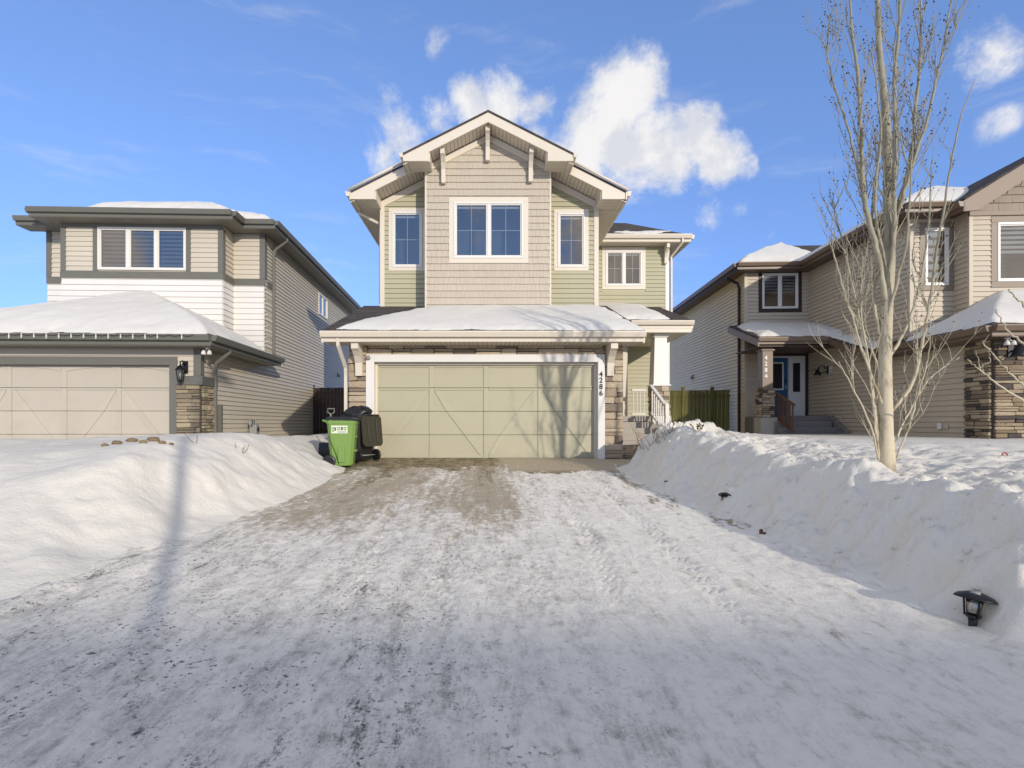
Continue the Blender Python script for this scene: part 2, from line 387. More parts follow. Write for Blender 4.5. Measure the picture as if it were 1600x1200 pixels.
def text(name, body, size, mat, parent, loc, rot, extrude=.004):
    cu = bpy.data.curves.new(name, 'FONT'); cu.body = body; cu.size = size; cu.extrude = extrude; cu.offset = size*.022; cu.align_x = 'CENTER'; cu.align_y = 'CENTER'
    t = bpy.data.objects.new('tmp', cu); COL.objects.link(t); bpy.context.view_layer.update()
    me = bpy.data.meshes.new_from_object(t.evaluated_get(bpy.context.evaluated_depsgraph_get()))
    bpy.data.objects.remove(t); me.materials.clear(); me.materials.append(MAT[mat])
    o = link(name, me, parent, loc); o.rotation_euler = rot; return o

class Frame:
    """local frame of a house: u along its front (to the right), v into depth"""
    def __init__(s, ax, ay, th): s.ax, s.ay, s.th = ax, ay, th; s.c, s.s = math.cos(th), math.sin(th)
    def u(s, px, v):
        a = (px - CX) / FPX
        return (a * (s.ay + v * s.c) - s.ax + v * s.s) / (s.c - a * s.s)
    def Y(s, u, v): return s.ay + u * s.s + v * s.c
    def z(s, py, u, v): return CAMZ + (CY - py) * s.Y(u, v) / FPX
    def uz(s, px, py, v): u = s.u(px, v); return u, s.z(py, u, v)
    def v(s, px, u):
        a = (px - CX) / FPX       # ax + u c - v s = a (ay + u s + v c)
        return (s.ax + u * s.c - a * (s.ay + u * s.s)) / (a * s.c + s.s)

# walls: start point as seen from outside at the left end, angle of travel; outward = right of travel = local -y
def wall(parent, p, ang, outline, holes, mat, name='wall', thick=.12):
    """outline in (s,z); holes (s0,s1,z0,z1)"""
    polys = [[Vector((a, 0, b)) for a, b in outline]] + [[Vector((h[0],0,h[2])), Vector((h[1],0,h[2])), Vector((h[1],0,h[3])), Vector((h[0],0,h[3]))] for h in holes]
    tri = geometry.tessellate_polygon(polys); V = [q for pl in polys for q in pl]; F = []
    for t in tri:
        a, b, c = (V[i] for i in t)
        F.append(tuple(t) if (b-a).cross(c-a).y < 0 else tuple(reversed(t)))
    o = mesh(name, V, F, mat, parent, loc=(p[0], p[1], 0), rz=ang)
    m = o.modifiers.new('thickness', 'SOLIDIFY'); m.thickness = thick; m.offset = -1
    return o
PL = {}
def siding(wobj, outline, holes, mat, course=.115, z0=None, z1=None, name='siding_plank', proud=.028, shake=False):
    """individual lapped planks over a wall object (in that wall's own frame)"""
    zs = [q[1] for q in outline]; z0 = min(zs) if z0 is None else z0; z1 = max(zs) if z1 is None else z1
    def span(z):
        xs = []; n = len(outline)
        for i in range(n):
            (a, b), (c, d) = outline[i], outline[(i+1) % n]
            if min(b, d) - 1e-9 <= z <= max(b, d) + 1e-9 and abs(d - b) > 1e-9: xs.append(a + (c-a)*(z-b)/(d-b))
        return (min(xs), max(xs)) if len(xs) > 1 else None
    z = z0
    while z < z1 - .015:
        zt = min(z + course, z1); zb = z; z += course
        sb, st = span(zb + 1e-4), span(zt - 1e-4)
        if not sb: continue
        if not st: st = ((sb[0]+sb[1])/2 - .005, (sb[0]+sb[1])/2 + .005)
        segs = [(sb[0], sb[1], st[0], st[1])]
        for h in holes:
            ov = min(zt, h[3]) - max(zb, h[2])
            if ov > .35 * (zt - zb):
                new = []
                for g in segs:
                    if h[1] <= g[0] or h[0] >= g[1]: new.append(g); continue
                    if h[0] > g[0] + .02: new.append((g[0], h[0], g[2], h[0]))
                    if h[1] < g[1] - .02: new.append((h[1], g[1], h[1], g[3]))
                segs = new
        for g in segs:
            hh = zt - zb; key = tuple(round(q, 3) for q in (g[1]-g[0], g[2]-g[0], g[3]-g[0], hh)) + (mat, proud, shake)
            if shake or key not in PL:
                w, tl, tr = g[1]-g[0], g[2]-g[0], g[3]-g[0]
                if not shake:
                    V = [(0, -proud, .007), (w, -proud, .007), (tr, -.006, hh), (tl, -.006, hh), (0, -.001, .007), (w, -.001, .007), (tr, -.001, hh), (tl, -.001, hh),
                         (0, -proud+.002, .02), (w, -proud+.002, .02)]
                    F = [(8, 9, 2, 3), (0, 1, 9, 8), (4, 5, 1, 0), (3, 2, 6, 7), (0, 8, 3, 7, 4), (1, 5, 6, 2, 9)]
                else:                               # one course of shakes: pieces of uneven width and thickness
                    parts = []; x = 0
                    lo = lambda q: max(0, 0) ; 
                    while x < w - .005:
                        ww = min(random.uniform(.07, .17), w - x); pr = proud + random.uniform(-.004, .004); dz = random.uniform(0, .004)
                        xa, xb = x + .0015, x + ww - .0015
                        ta = max(xa, tl); tb = min(xb, tr)
                        if tb - ta < .004: ta, tb = (xa, xa + .004) if xa > tr else (xb - .004, xb)
                        if tl > 1e-3 and xb < tl: ta, tb = xb - .004, xb
                        hz = hh + .004
                        if xb <= tl: hz = hh * max(.1, (xb) / max(tl, 1e-3))
                        if xa >= tr: hz = hh * max(.1, (w - xa) / max(w - tr, 1e-3))
                        v = [(xa, -pr, dz), (xb, -pr, dz), (tb, -.005, hz), (ta, -.005, hz), (xa, -.001, dz), (xb, -.001, dz), (tb, -.001, hz), (ta, -.001, hz)]
                        f = [(0, 1, 2, 3), (4, 5, 1, 0), (3, 2, 6, 7), (0, 3, 7, 4), (1, 5, 6, 2)]
                        parts.append((v, f)); x += ww
                    V, F = merge(parts)
                me = bpy.data.meshes.new(name); me.from_pydata(V, [], F); me.update(); me.materials.append(MAT[mat]); PL[key] = me
            link(name, PL[key], wobj, (g[0], -.002, zb))
STONES = {}
def stone_templates(mat):
    if mat in STONES: return STONES[mat]
    out = []
    rng = random.Random(3)
    for k in range(14):
        V, F = cbox_geo(0, 1, -1, 0, 0, 1, .09)
        V = [(x + rng.uniform(-.03, .03), y + (rng.uniform(-.3, .25) if y < -.5 else 0), z + rng.uniform(-.05, .05)) for x, y, z in V]
        me = bpy.data.meshes.new('stone'); me.from_pydata(V, [], F); me.update(); me.materials.append(MAT[mat]); out.append(me)
    STONES[mat] = out; return out
def stones(parent, p, ang, length, z0, z1, mat, hr=(.09, .16), wr=(.18, .42), depth=.05, name='stone'):
    """separate veneer stones on a panel"""
    b = bpy.data.objects.new('stone_veneer', None)
    bk = mesh('stone_veneer', *cbox_geo(0, length, 0, .03, z0, z1, .002), 'mortar', parent, loc=(p[0], p[1], 0), rz=ang)
    bpy.data.objects.remove(b); T = stone_templates(mat); z = z0
    while z < z1 - .02:
        h = random.uniform(*hr)
        if z1 - (z + h) < hr[0] * .7: h = z1 - z
        x = 0
        while x < length - .01:
            w = random.uniform(*wr)
            if length - (x + w) < wr[0] * .6: w = length - x
            parts = [(z, h)] if (h < hr[1]*.75 or random.random() < .6) else [(z, h*.5), (z + h*.5, h*.5)]
            for zz, hh in parts:
                link(name, random.choice(T), bk, (x + .005, 0, zz + .005), 0, (w - .010, depth * random.uniform(.7, 1.25), hh - .010))
            x += w
        z += h
    return bk
def window(parent, p, ang, s0, s1, z0, z1, panes=1, muntin=None, blinds=None, trim=None, tw=.12, fmat='white_trim', tname='window_trim', sill=None):
    """window in a wall frame: frame mesh with panes, muntins, blinds and a dark room behind; s0..z1 is the outer frame"""
    wv = bpy.data.objects.new('window', None)
    parts = []; fw = .055
    def bx(a, b, c, d, y0=-.045, y1=.03): parts.append(cbox_geo(a, b, y0, y1, c, d, .006))
    bx(s0, s1, z0, z0+fw); bx(s0, s1, z1-fw, z1); bx(s0, s0+fw, z0+fw, z1-fw); bx(s1-fw, s1, z0+fw, z1-fw)
    inner = (s1 - s0 - 2*fw); pw = inner / panes
    for k in range(1, panes): bx(s0+fw+pw*k-.04, s0+fw+pw*k+.04, z0+fw, z1-fw, -.035)
    V, F = merge(parts)
    bpy.data.objects.remove(wv)
    w = mesh('window', V, F, fmat, parent, loc=(p[0], p[1], 0), rz=ang)
    for k in range(panes):
        a = s0 + fw + pw*k + (.04 if k else 0); b = s0 + fw + pw*(k+1) - (.04 if k < panes-1 else 0)
        mesh('sash', *merge([cbox_geo(a, b, -.02, .02, z0+fw, z0+fw+.03, .004), cbox_geo(a, b, -.02, .02, z1-fw-.03, z1-fw, .004),
             cbox_geo(a, a+.03, -.02, .02, z0+fw+.03, z1-fw-.03, .004), cbox_geo(b-.03, b, -.02, .02, z0+fw+.03, z1-fw-.03, .004)]), fmat, w)
        a += .03; b -= .03; c = z0 + fw + .03; d = z1 - fw - .03
        mesh('pane', [(a, 0, c), (b, 0, c), (b, 0, d), (a, 0, d)], [(0, 1, 2, 3)], 'window_glass', w)
        if muntin:
            mc, mrw = muntin
            for q in range(1, mc): box('muntin', a+(b-a)*q/mc-.008, a+(b-a)*q/mc+.008, .006, .014, c, d, fmat, w, .002)
            for q in range(1, mrw): box('muntin', a, b, .005, .015, c+(d-c)*q/mrw-.008, c+(d-c)*q/mrw+.008, fmat, w, .002)
        if blinds:
            n, cover, gap = blinds; H = (d - c) * cover; hh = H / n
            for q in range(n): box('blind_slat', a+.01, b-.01, .05, .056, d-hh*(q+1)+hh*gap, d-hh*q, 'blind_dark' if gap > .405 else 'blind', w, .002)
        else:
            box('blind_rail', a+.01, b-.01, .05, .08, d-.07, d-.02, 'blind', w, .004)
    # dark room behind the glass
    a, b, c, d, e = s0+.02, s1-.02, z0+.02, z1-.02, .9
    V = [(a,.03,c),(b,.03,c),(b,.03,d),(a,.03,d),(a,e,c),(b,e,c),(b,e,d),(a,e,d)]
    mesh('interior', V, [(4,5,6,7),(0,1,5,4),(3,7,6,2),(0,4,7,3),(1,2,6,5)], 'room_dark', w)
    if trim:
        t = mesh(tname, *merge([cbox_geo(s0-tw, s1+tw, -.032, 0, z1, z1+tw, .005), cbox_geo(s0-tw, s1+tw, -.032, 0, z0-tw, z0, .005),
                 cbox_geo(s0-tw, s0, -.031, 0, z0, z1, .005), cbox_geo(s1, s1+tw, -.031, 0, z0, z1, .005)]), trim, w)
    return w
def whole(hole, tw): return (hole[0]-tw, hole[1]+tw, hole[2]-tw, hole[3]+tw)

# ------------------------------------------------------------------ noise
def vnoise(x, y, seed=0):
    xi = np.floor(x).astype(np.int64); yi = np.floor(y).astype(np.int64); xf = x - xi; yf = y - yi
    def h(a, b):
        n = (a * 374761393 + b * 668265263 + seed * 1442695041) & 0xffffffff
        n = ((n ^ (n >> 13)) * 1274126177) & 0xffffffff
        return ((n ^ (n >> 16)) & 0xffff) / 65535.0
    u = xf*xf*xf*(xf*(xf*6-15)+10); v = yf*yf*yf*(yf*(yf*6-15)+10)
    return (h(xi, yi)*(1-u) + h(xi+1, yi)*u)*(1-v) + (h(xi, yi+1)*(1-u) + h(xi+1, yi+1)*u)*v - .5
def fbm(x, y, seed=0, oct=4, gain=.5):
    t = 0; a = 1; f = 1
    for k in range(oct): t = t + a * vnoise(x*f + 17.3*k, y*f - 9.1*k, seed + k); a *= gain; f *= 2.03
    return t
def sst(x, a, b):
    t = np.clip((x - a) / (b - a), 0, 1); return t*t*(3-2*t)
def grid(name, xs, ys, Z, mat, parent=None, attrs=None, keep=None):
    nx, ny = len(xs), len(ys); X, Y = np.meshgrid(xs, ys)
    co = np.stack([X, Y, Z], -1).reshape(-1, 3).astype(np.float32)
    i = np.arange(nx*ny).reshape(ny, nx); q = np.stack([i[:-1,:-1], i[:-1,1:], i[1:,1:], i[1:,:-1]], -1).reshape(-1, 4)
    if keep is not None:
        kf = keep.reshape(-1); q = q[kf[q].any(1)]
    me = bpy.data.meshes.new(name); me.vertices.add(len(co)); me.vertices.foreach_set('co', co.ravel())
    me.loops.add(q.size); me.loops.foreach_set('vertex_index', q.ravel().astype(np.int32))
    me.polygons.add(len(q)); me.polygons.foreach_set('loop_start', np.arange(0, q.size, 4, dtype=np.int32)); me.polygons.foreach_set('loop_total', np.full(len(q), 4, np.int32))
    me.polygons.foreach_set('use_smooth', np.ones(len(q), bool)); me.update(calc_edges=True); me.validate()
    for k, v in (attrs or {}).items():
        at = me.attributes.new(k, 'FLOAT', 'POINT'); at.data.foreach_set('value', v.reshape(-1).astype(np.float32))
    me.materials.append(MAT[mat]); return link(name, me, parent)

# ------------------------------------------------------------------ ground
def dplane(Y): return np.where(Y < 11.4, -.06 * (11.4 - np.maximum(Y, -.3)), 0.0)
def bank(X, Y):
    """snow height above the driveway plane, None below it"""
    wob = .18 * fbm(X*.9, Y*.9, 5, 4) + np.where(X < 0, .05, .12) * fbm(X*3.2, Y*3.2, 6, 4, .6)
    # left bank
    toeL = -2.38 - .42 * sst(-Y, -8.5, -3.4) - .35 * sst(Y, 9.4, 10.4)
    wL = 1.7 + .7 * sst(Y, 7.5, 10)
    sL = toeL - X + wob
    endL = sst(Y + .5*wob, 2.0, 6.2)
    HL = .80 - .16 * sst(Y, 8.5, 12) - .12 * sst(-X, 5.5, 8)
    L_ = HL * sst(sL, -.1, wL) * endL + .10 * np.exp(-((sL - 1.5) / .6)**2) * endL * sst(Y, 4, 6)
    L_ = L_ + (.05 * sst(sL, .0, .35)) * (1 - endL)
    # right bank
    toeR = 2.28 + .42 * sst(-Y, -9.0, -3.2)
    sR = X - toeR + wob * .8
    front = (Y - 2.55 + .5 * wob + .25 * np.clip(X - 3.0, 0, 3))
    sR = np.minimum(sR, front)
    far = 9.95 - Y + np.clip(X - 3.0, 0, 9) * 1.5 + wob
    sF = np.minimum(sR, far)
    plat = .62 + .0 * X
    crest = .20 + .10 * sst(Y, 6, 9.3) - .02 * sst(-Y, -5, -3.5)
    R_ = plat * sst(sF, -.2, 1.1) + (crest + .07) * np.exp(-((sF - .78) / .38)**2) * sst(sF, -.1, .45)
    return np.where(X < 0, L_, R_)
def snow_z(X, Y):
    X = np.asarray(X, float); Y = np.asarray(Y, float)
    b = bank(X, Y)
    inr = sst(b, .04, .3)
    lf = np.where(X < 0, .22, 1.0)
    lum = .085 * fbm(X*.9, Y*.9, 11, 5, .45) + lf * .04 * fbm(X*4.2, Y*4.2, 21, 4, .6)
    chunk = .07 * np.abs(fbm(X*6, Y*6, 31, 4, .6)) * sst(fbm(X*.8, Y*.8, 40, 2), -.05, .25)
    # drag and wind marks on the left bank
    drift = .03 * fbm(X*2.0 + Y*1.2, Y*.5 - X*.3, 51, 3) * (X < 0)
    lum = lum + (X > 0) * (.08 * fbm(X*2.0, Y*2.0, 71, 5, .6) + .075*np.abs(fbm(X*4.5, Y*4.5, 81, 5, .62)) - .02)
    z = dplane(Y) - .055 + b + inr * (lum + drift) + sst(b, .02, .12) * chunk * lf
    # level yards by the neighbours
    yard = .45 + .05 * fbm(X*.5, Y*.5, 61, 3)
    wr = sst(X, 4.6, 7.5) * sst(Y, 5.0, 11.0); z = z * (1 - wr) + yard * wr
    rl_ = np.hypot(X - 2.94, Y - 3.13); z = z - .075*np.exp(-(rl_/.12)**2) + .022*np.exp(-((rl_-.22)/.07)**2)   # melted hollow round the path light
    wl = sst(-X, 3.6, 6.2) * sst(Y, 9.0, 12.0); z = z * (1 - wl) + (yard - .14) * wl
    return z
def snow_at(x, y): return float(snow_z(np.array([[x]]), np.array([[y]]))[0, 0])
def axis(segs):
    out = [segs[0][0]]
    for a, b, st in segs:
        n = max(1, int(round(abs(b-a)/st))); out += list(np.linspace(a, b, n+1)[1:])
    return np.array(out)
xs = axis([(-400,-60,60), (-60,-20,8), (-20,-8,.5), (-8,-5,.08), (-5,-2.2,.035), (-2.2,2.1,.25), (2.1,5.4,.03), (5.4,8,.08), (8,14,.3), (14,60,8), (60,400,60)])
ys = axis([(-400,-60,60), (-60,-12,8), (-12,1.0,.5), (1.0,1.8,.1), (1.8,7,.03), (7,10.8,.04), (10.8,15,.1), (15,26,.5), (26,60,5), (60,800,80)])
XX, YY = np.meshgrid(xs, ys); ZZ = snow_z(XX, YY)
g = grid('snow_ground', xs, ys, ZZ, 'snow'); tag(g, 'white snow cover heaped in banks on both sides of the driveway', 'snow', kind='structure')
# driveway
xs = axis([(-3.5, 3.3, .022)]); ys = axis([(-.3, 1.8, .1), (1.8, 11.44, .022)])
XX, YY = np.meshgrid(xs, ys)
n1 = fbm(XX*1.6, YY*.75, 3, 5, .55); n2 = fbm(XX*4, YY*1.6, 8, 4, .6); n3 = fbm(XX*9, YY*6, 14, 4, .6); n4 = fbm(XX*2.6 + YY*.5, YY*.9, 19, 5, .6)
bare = sst(YY + 1.5*n1 + .9*n2 + .5*sst(-XX + .3*n2, -.4, .3), 9.1, 10.9)
bare = np.maximum(bare, .52 * sst(n4 + .4*n2, .02, .45) * sst(YY, 5.6, 8.8) * sst(-XX, -.9, .3))
bare = np.maximum(bare, .62 * np.exp(-((XX + .12 + .1*n1) / .3)**2) * sst(YY + n2*.8, 6.2, 9.2))
bare = np.maximum(bare, .6 * np.exp(-((XX + 1.95 + .07*(9-YY)) / .38)**2) * sst(YY + .8*n1, 5.2, 9))
bare = np.maximum(bare, .0 * sst(n2 + .7*n1, .40, .7) * sst(-YY, -5.4, -3.6) * sst(-XX, -.2, 1.2))
bare = np.maximum(bare, .5 * sst(XX + .3*n1, 1.9, 2.2) * sst(n2, -.1, .3) * sst(YY, 4, 6))
bare = np.maximum(bare, .98 * sst(YY + .7*n1 + .5*n2, 9.0, 9.9) * sst(XX + .2*n2, .05, .4))
bare = bare * (1 - .45*sst(n4 + .5*n2, .1, .4) * sst(-YY, -10.6, -9.6) * (XX < .2))
dry = sst(XX + .25*n2, .05, .35) * sst(YY, 9.2, 9.8)
dirt = (.75 * np.exp(-((XX + .15 - .02*(11 - YY)) / .42)**2) + .62 * np.exp(-((XX + 1.75 + .06*(10-YY)) / .7)**2) + .34*sst(-XX + .3*n1, -.9, .2)) * sst(YY + n1, 3.8, 7.0) + .35 * n4 * sst(YY, 4, 7)
dirt = dirt * (1 - .6 * sst(XX, .3, 1.5)) + .14 + .24*sst(YY, 4.5, 7.5)
grit = np.clip(.95 + .5*n1, 0, 1) * sst(-YY, -6.2, -4.2) * (.12 + .88*sst(-XX, -1.1, .4))
tr = np.zeros_like(XX)
for x0, sl, w in ((.72, -.07, .11), (1.12, -.04, .1), (-.6, .05, .1), (1.75, -.02, .09), (-1.5, .1, .1)):
    c = x0 + sl * (9 - YY) + .05*fbm(YY*.6, XX*0+x0, 77, 2)
    band = np.exp(-((XX - c) / w)**4)
    tr += band * (.35*np.sign(np.sin((XX - c) * 95 + 2.5*np.sin(YY*26))) * 1.2 - .9) * sst(fbm(XX*.6, YY*.5, int(90 + x0*10), 2), -.2, .15)
joint = np.minimum(np.abs(XX + .02), np.minimum(np.abs(YY - 8.4), np.abs(YY - 5.4)))
zz = dplane(YY) + .012 - .012*np.exp(-(joint/.02)**2)*sst(bare, .4, .8) + (1 - bare) * (.014 + .016*n1 + .009*n2 + .006*n3) + .016 * tr * (1 - bare) * sst(YY, 1, 4)
zz += .05 * sst(np.abs(XX + .15), 2.3, 3.2) * (.5 + n2) * (1 - sst(YY, 9, 10.5))
zz = np.where((XX < -3.3) | (XX > 3.15), zz - .1, zz)
g = grid('driveway', xs, ys, zz, 'driveway_surface', attrs={'bare': bare, 'dirt': dirt, 'grit': np.clip(grit, 0, 1), 'dry': dry, 'clean': 1 - .5*sst(XX + .4*n1, .3, 1.3)})
tag(g, 'wide concrete driveway under packed, tyre-marked and gritty snow', 'driveway', kind='structure')
# street behind the camera
g = mesh('street', [(-120, -10, -.70), (120, -10, -.70), (120, -.25, -.695), (-120, -.25, -.695)], [(0, 1, 2, 3)], 'asphalt_snow'); tag(g, 'snow packed residential street in front of the driveways', 'street', kind='structure')

# ================================================================== MAIN HOUSE
M = Frame(0, 11.4, 0)
H = thing('house', (0, 11.4, 0), 'two storey house with sage green siding, beige shake bay and cream trim behind the driveway', 'house')
U = M.u
def roof_snow(name, us, vs, plane, thick, outline, label, parentframe, seed=1, noise=.03, edge=.22):
    """snow blanket lying on a roof; outline(u,v) is the distance inside its edge"""
    UU, VV = np.meshgrid(us, vs); d = outline(UU, VV) + .16 * fbm(UU*1.7, VV*1.7, seed, 5, .6) - .05
    t = thick * (1 - np.exp(-np.clip(d, 0, 9) / edge)) * (1 + .22 * fbm(UU*.8, VV*.8, seed + 3, 3)) + noise * fbm(UU*2.5, VV*2.5, seed + 5, 3) * sst(d, 0, .3)
    Z = plane(UU, VV) + np.where(d > 0, t + .004, -.03)
    o = grid(name, us, vs, Z, 'roof_snow_white', keep=(d > -.02))
    o.location = (parentframe.ax, parentframe.ay, 0); o.rotation_euler = (0, 0, parentframe.th)
    return tag(o, label, 'snow', 'snow lying on the roofs', 'stuff')
# --- garage front: stone, door, trim
uL, uR = U(546, 0), U(972, 0)
dL, dR = U(587, .1), U(932, .1); dz = 2.14
tL, tR = U(572.5, -.05), U(944.5, -.05); tz = M.z(554, 0, -.05)
zs = 2.56
wl = wall(H, (uL, 0), 0, [(0, 0), (uR-uL, 0), (uR-uL, zs+.2), (0, zs+.2)], [(dL-uL, dR-uL, .001, dz)], 'mortar')
stones(H, (uL, -.03), 0, tL-uL+.02, 0.02, zs+.05, 'stone_tan', (.13, .2), (.18, .42), .06)
stones(H, (tR-.02, -.03), 0, uR-tR+.02, 0.02, zs+.05, 'stone_tan', (.13, .2), (.18, .42), .06)
stones(H, (tL+.02, -.03), 0, tR-tL-.04, tz-.01, zs+.05, 'stone_tan', (.10, .16), (.3, .62), .055)
box('door_trim', tL, dL+.01, -.115, .1, 0, tz, 'white_trim', H, .008); box('door_trim', dR-.01, tR, -.115, .1, 0, tz, 'white_trim', H, .008)
box('door_trim', dL+.01, dR-.01, -.113, .1, dz, tz-.001, 'white_trim', H, .008)
box('door_stop', dL+.01, dL+.06, .02, .1, 0, dz, 'cream_trim', H); box('door_stop', dR-.06, dR-.01, .02, .1, 0, dz, 'cream_trim', H); box('door_stop', dL+.06, dR-.06, .02, .1, dz-.05, dz, 'cream_trim', H)
def garage_door(parent, a, b, z1, v, mat, nb=4, arched=False):
    d = box('garage_door', a, b, v+.03, v+.06, .0, z1, mat, parent, .003)
    hs = z1 / 4
    for k in range(4): box('door_section', a, b, v, v+.03, k*hs+.006, (k+1)*hs-.003, mat, d, .006)
    bw = (b - a) / nb; sw = .055; zr = z1 - hs
    for k in range(nb + 1):
        c = a + bw*k; lo, hi = max(a+.002, c-sw), min(b-.002, c+sw)
        for q in range(4): box('stile', lo, hi, v-.02, v, q*hs+.007, (q+1)*hs-.004, mat, d, .004)
    for k in range(nb):
        lo, hi = a + bw*k + (sw+.003 if k else sw), a + bw*(k+1) - sw - .003
        box('rail', lo, hi, v-.018, v, zr-.05, zr-.005, mat, d, .004); box('rail', lo, hi, v-.018, v, zr+.006, zr+.05, mat, d, .004)
        box('rail', lo, hi, v-.018, v, .012, .08, mat, d, .004)
        if not arched: box('rail', lo, hi, v-.018, v, z1-.07, z1-.006, mat, d, .004)
        else:
            n = 10; P = [(lo + (hi-lo)*q/n, z1-.05-.10*((((k % 2) == 0) and (1-q/n)**2 or (q/n)**2) if True else 0)) for q in range(n+1)]
            prism_v('rail', [(lo, z1-.005)] + P + [(hi, z1-.005)], v-.018, v, mat, d)
        # diagonal brace, cut at the section joints
        x0, x1 = (lo, hi) if k % 2 else (hi, lo); za, zb = zr-.055, .085; w = .085
        for q in range(3):
            c0, c1 = q*hs + .007, (q+1)*hs - .004; c0, c1 = max(c0, zb), min(c1, za)
            f = lambda z: x0 + (x1-x0)*(za - z)/(za - zb)
            cl = lambda x: min(max(x, lo), hi)
            P = [(cl(f(c0)-w), c0), (cl(f(c0)+w), c0), (cl(f(c1)+w), c1), (cl(f(c1)-w), c1)]
            if abs(P[0][0]-P[1][0]) > .01 and abs(P[2][0]-P[3][0]) > .01: prism_v('brace', P, v-.017, v, mat, d)
    box('weather_strip', a, b, v-.005, v+.03, -.01, .012, 'black_plastic', parent, .003)
    return d
garage_door(H, dL+.04, dR-.04, dz-.03, .1, 'door_green')
nu = (U(932, -.12) + U(944.5, -.12)) / 2
for ch, py in zip('4286', (585, 594.5, 604.5, 614.5)):
    text('house_number_digit', ch, .16, 'black_metal', H, (nu+.012, -.121, M.z(py, 0, -.12)), (R(90), 0, 0), .006)
lathe('camera_dome', [(.0, -.02), (.05, -.015), (.055, .02), (.035, .06), (.0, .075)], 'grey_metal', H, 14, (tL+.06, -.15, tz-.1))
# garage shell, roof
box('garage_wall', uL, uL+.1, .13, 2.95, 0, zs, 'green_vinyl', H); box('garage_wall', uR-.1, uR, .13, 6.2, 0, zs, 'green_vinyl', H)
gv0, gz0, gp = -.6, 2.74, .375
gl, gr = U(502, gv0), U(1008, gv0)
rz = lambda v: gz0 + gp * (v - gv0)
prism_u('garage_roof', [(gv0-.02, rz(gv0)-.0), (3.05, rz(3.05)), (3.05, rz(3.05)-.07), (gv0-.02, rz(gv0)-.07)], gl, gr, 'shingle', H)
prism_u('rake_board', [(gv0, rz(gv0)-.075), (3.05, rz(3.05)-.075), (3.05, rz(3.05)-.26), (gv0, rz(gv0)-.26)], gl+.01, gl+.04, 'cream_trim', H)
prism_u('rake_board', [(gv0, rz(gv0)-.075), (3.05, rz(3.05)-.075), (3.05, rz(3.05)-.26), (gv0, rz(gv0)-.26)], gr-.04, gr-.01, 'cream_trim', H)
gutter((gl, gv0), (gr, gv0), gz0-.02, 'cream_trim', H, 'cream_trim', .12, .12)
run('frieze_board', (gl+.14, gv0+.02), (gr-.06, gv0+.02), [(0, gz0-.15), (.02, gz0-.15), (.02, gz0-.225), (0, gz0-.225)], 'cream_trim', H)
box('soffit', gl+.05, gr-.05, gv0+.03, -.07, zs-.055, zs-.03, 'soffit_cream_x', H)
prism_u('soffit', [(gv0+.3, zs-.03), (2.9, rz(2.9)-.28), (2.9, rz(2.9)-.26), (gv0+.3, zs)], gl+.045, uL, 'soffit_cream_y', H)
def bracket(parent, u, v, z, h=.62, d=.34, w=.13, mat='cream_trim'):
    """knee bracket: wall leg, top arm and curved web in one profile"""
    P = [(v, z), (v-d, z), (v-d, z-.13), (v-d*.8, z-.17), (v-d*.5, z-.27), (v-.12, z-.40), (v-.10, z-h), (v, z-h)]
    return prism_u('bracket', P, u-w/2, u+w/2, mat, parent)
bracket(H, U(562, -.1), -.08, zs-.05, .68, .45, .15); bracket(H, U(953, -.1), -.08, zs-.05, .68, .45, .15)
tube('downspout', [(gl+.35, gv0+.0, gz0-.12), (gl+.35, gv0+.02, gz0-.3), (uL-.04, -.16, gz0-.72), (uL-.05, -.1, gz0-.9), (uL-.05, -.1, .1)], .045, 'cream_trim', H, 4, False)
roof_snow('roof_snow', np.linspace(gl, gr, 150), np.linspace(gv0-.05, 2.4, 70), lambda u, v: rz(v), .12,
          lambda u, v: np.minimum(np.minimum(u - (gl+.12) - .42*np.clip(v+.5, 0, 9) - .35*np.clip(v-1.2, 0, 9), (gr+.02) - u - .05*np.clip(v, 0, 3)), np.minimum(v - gv0 + .0, 9)),
          'smooth white snow blanket on the garage roof of the green house', M, 4, .02, .2)
# --- upper storey
V1, V2 = 2.35, 2.95
bl, br = U(665, V1), U(860, V1); ml, mr_ = U(595, V2), U(934, V2)
uc, zrdg, sl = -.085, 8.834, .505
rt = lambda u: zrdg - sl * abs(u - uc)
zb = rz(V1) - .05; zm = rz(V2) - .05
# bay
win = (U(709, V1-.02), U(818, V1-.02), M.z(404, 0, V1), M.z(316, 0, V1)); fr = .13
ow = lambda w, o: (w[0]-o, w[1]-o, w[2], w[3])
top = lambda u: rt(u) - .33
out = [(0, zb), (br-bl, zb), (br-bl, top(br)), (uc-bl, top(uc)), (0, top(bl))]
hl = [ow(win, bl)]
w1 = wall(H, (bl, V1), 0, out, hl, 'beige_shake', 'bay_wall')
siding(w1, out, [whole(hl[0], fr)], 'beige_shake', .182, name='shake_course', proud=.03, shake=True)
window(H, (bl, V1), 0, *hl[0], 2, (2, 2), None, 'cream_trim', fr)
box('corner_board', bl-.02, bl+.03, V1-.03, V1+.03, zb, top(bl)-.02, 'cream_trim', H); box('corner_board', br-.03, br+.02, V1-.03, V1+.03, zb, top(br)-.02, 'cream_trim', H)
wl_ = wall(H, (bl, V2), R(-90), [(0, zb), (V2-V1, zb), (V2-V1, top(bl)), (0, top(bl))], [], 'beige_shake', 'bay_wall')
wr_ = wall(H, (br, V1), R(90), [(0, zb), (V2-V1, zb), (V2-V1, top(br)), (0, top(br))], [], 'beige_shake', 'bay_wall')
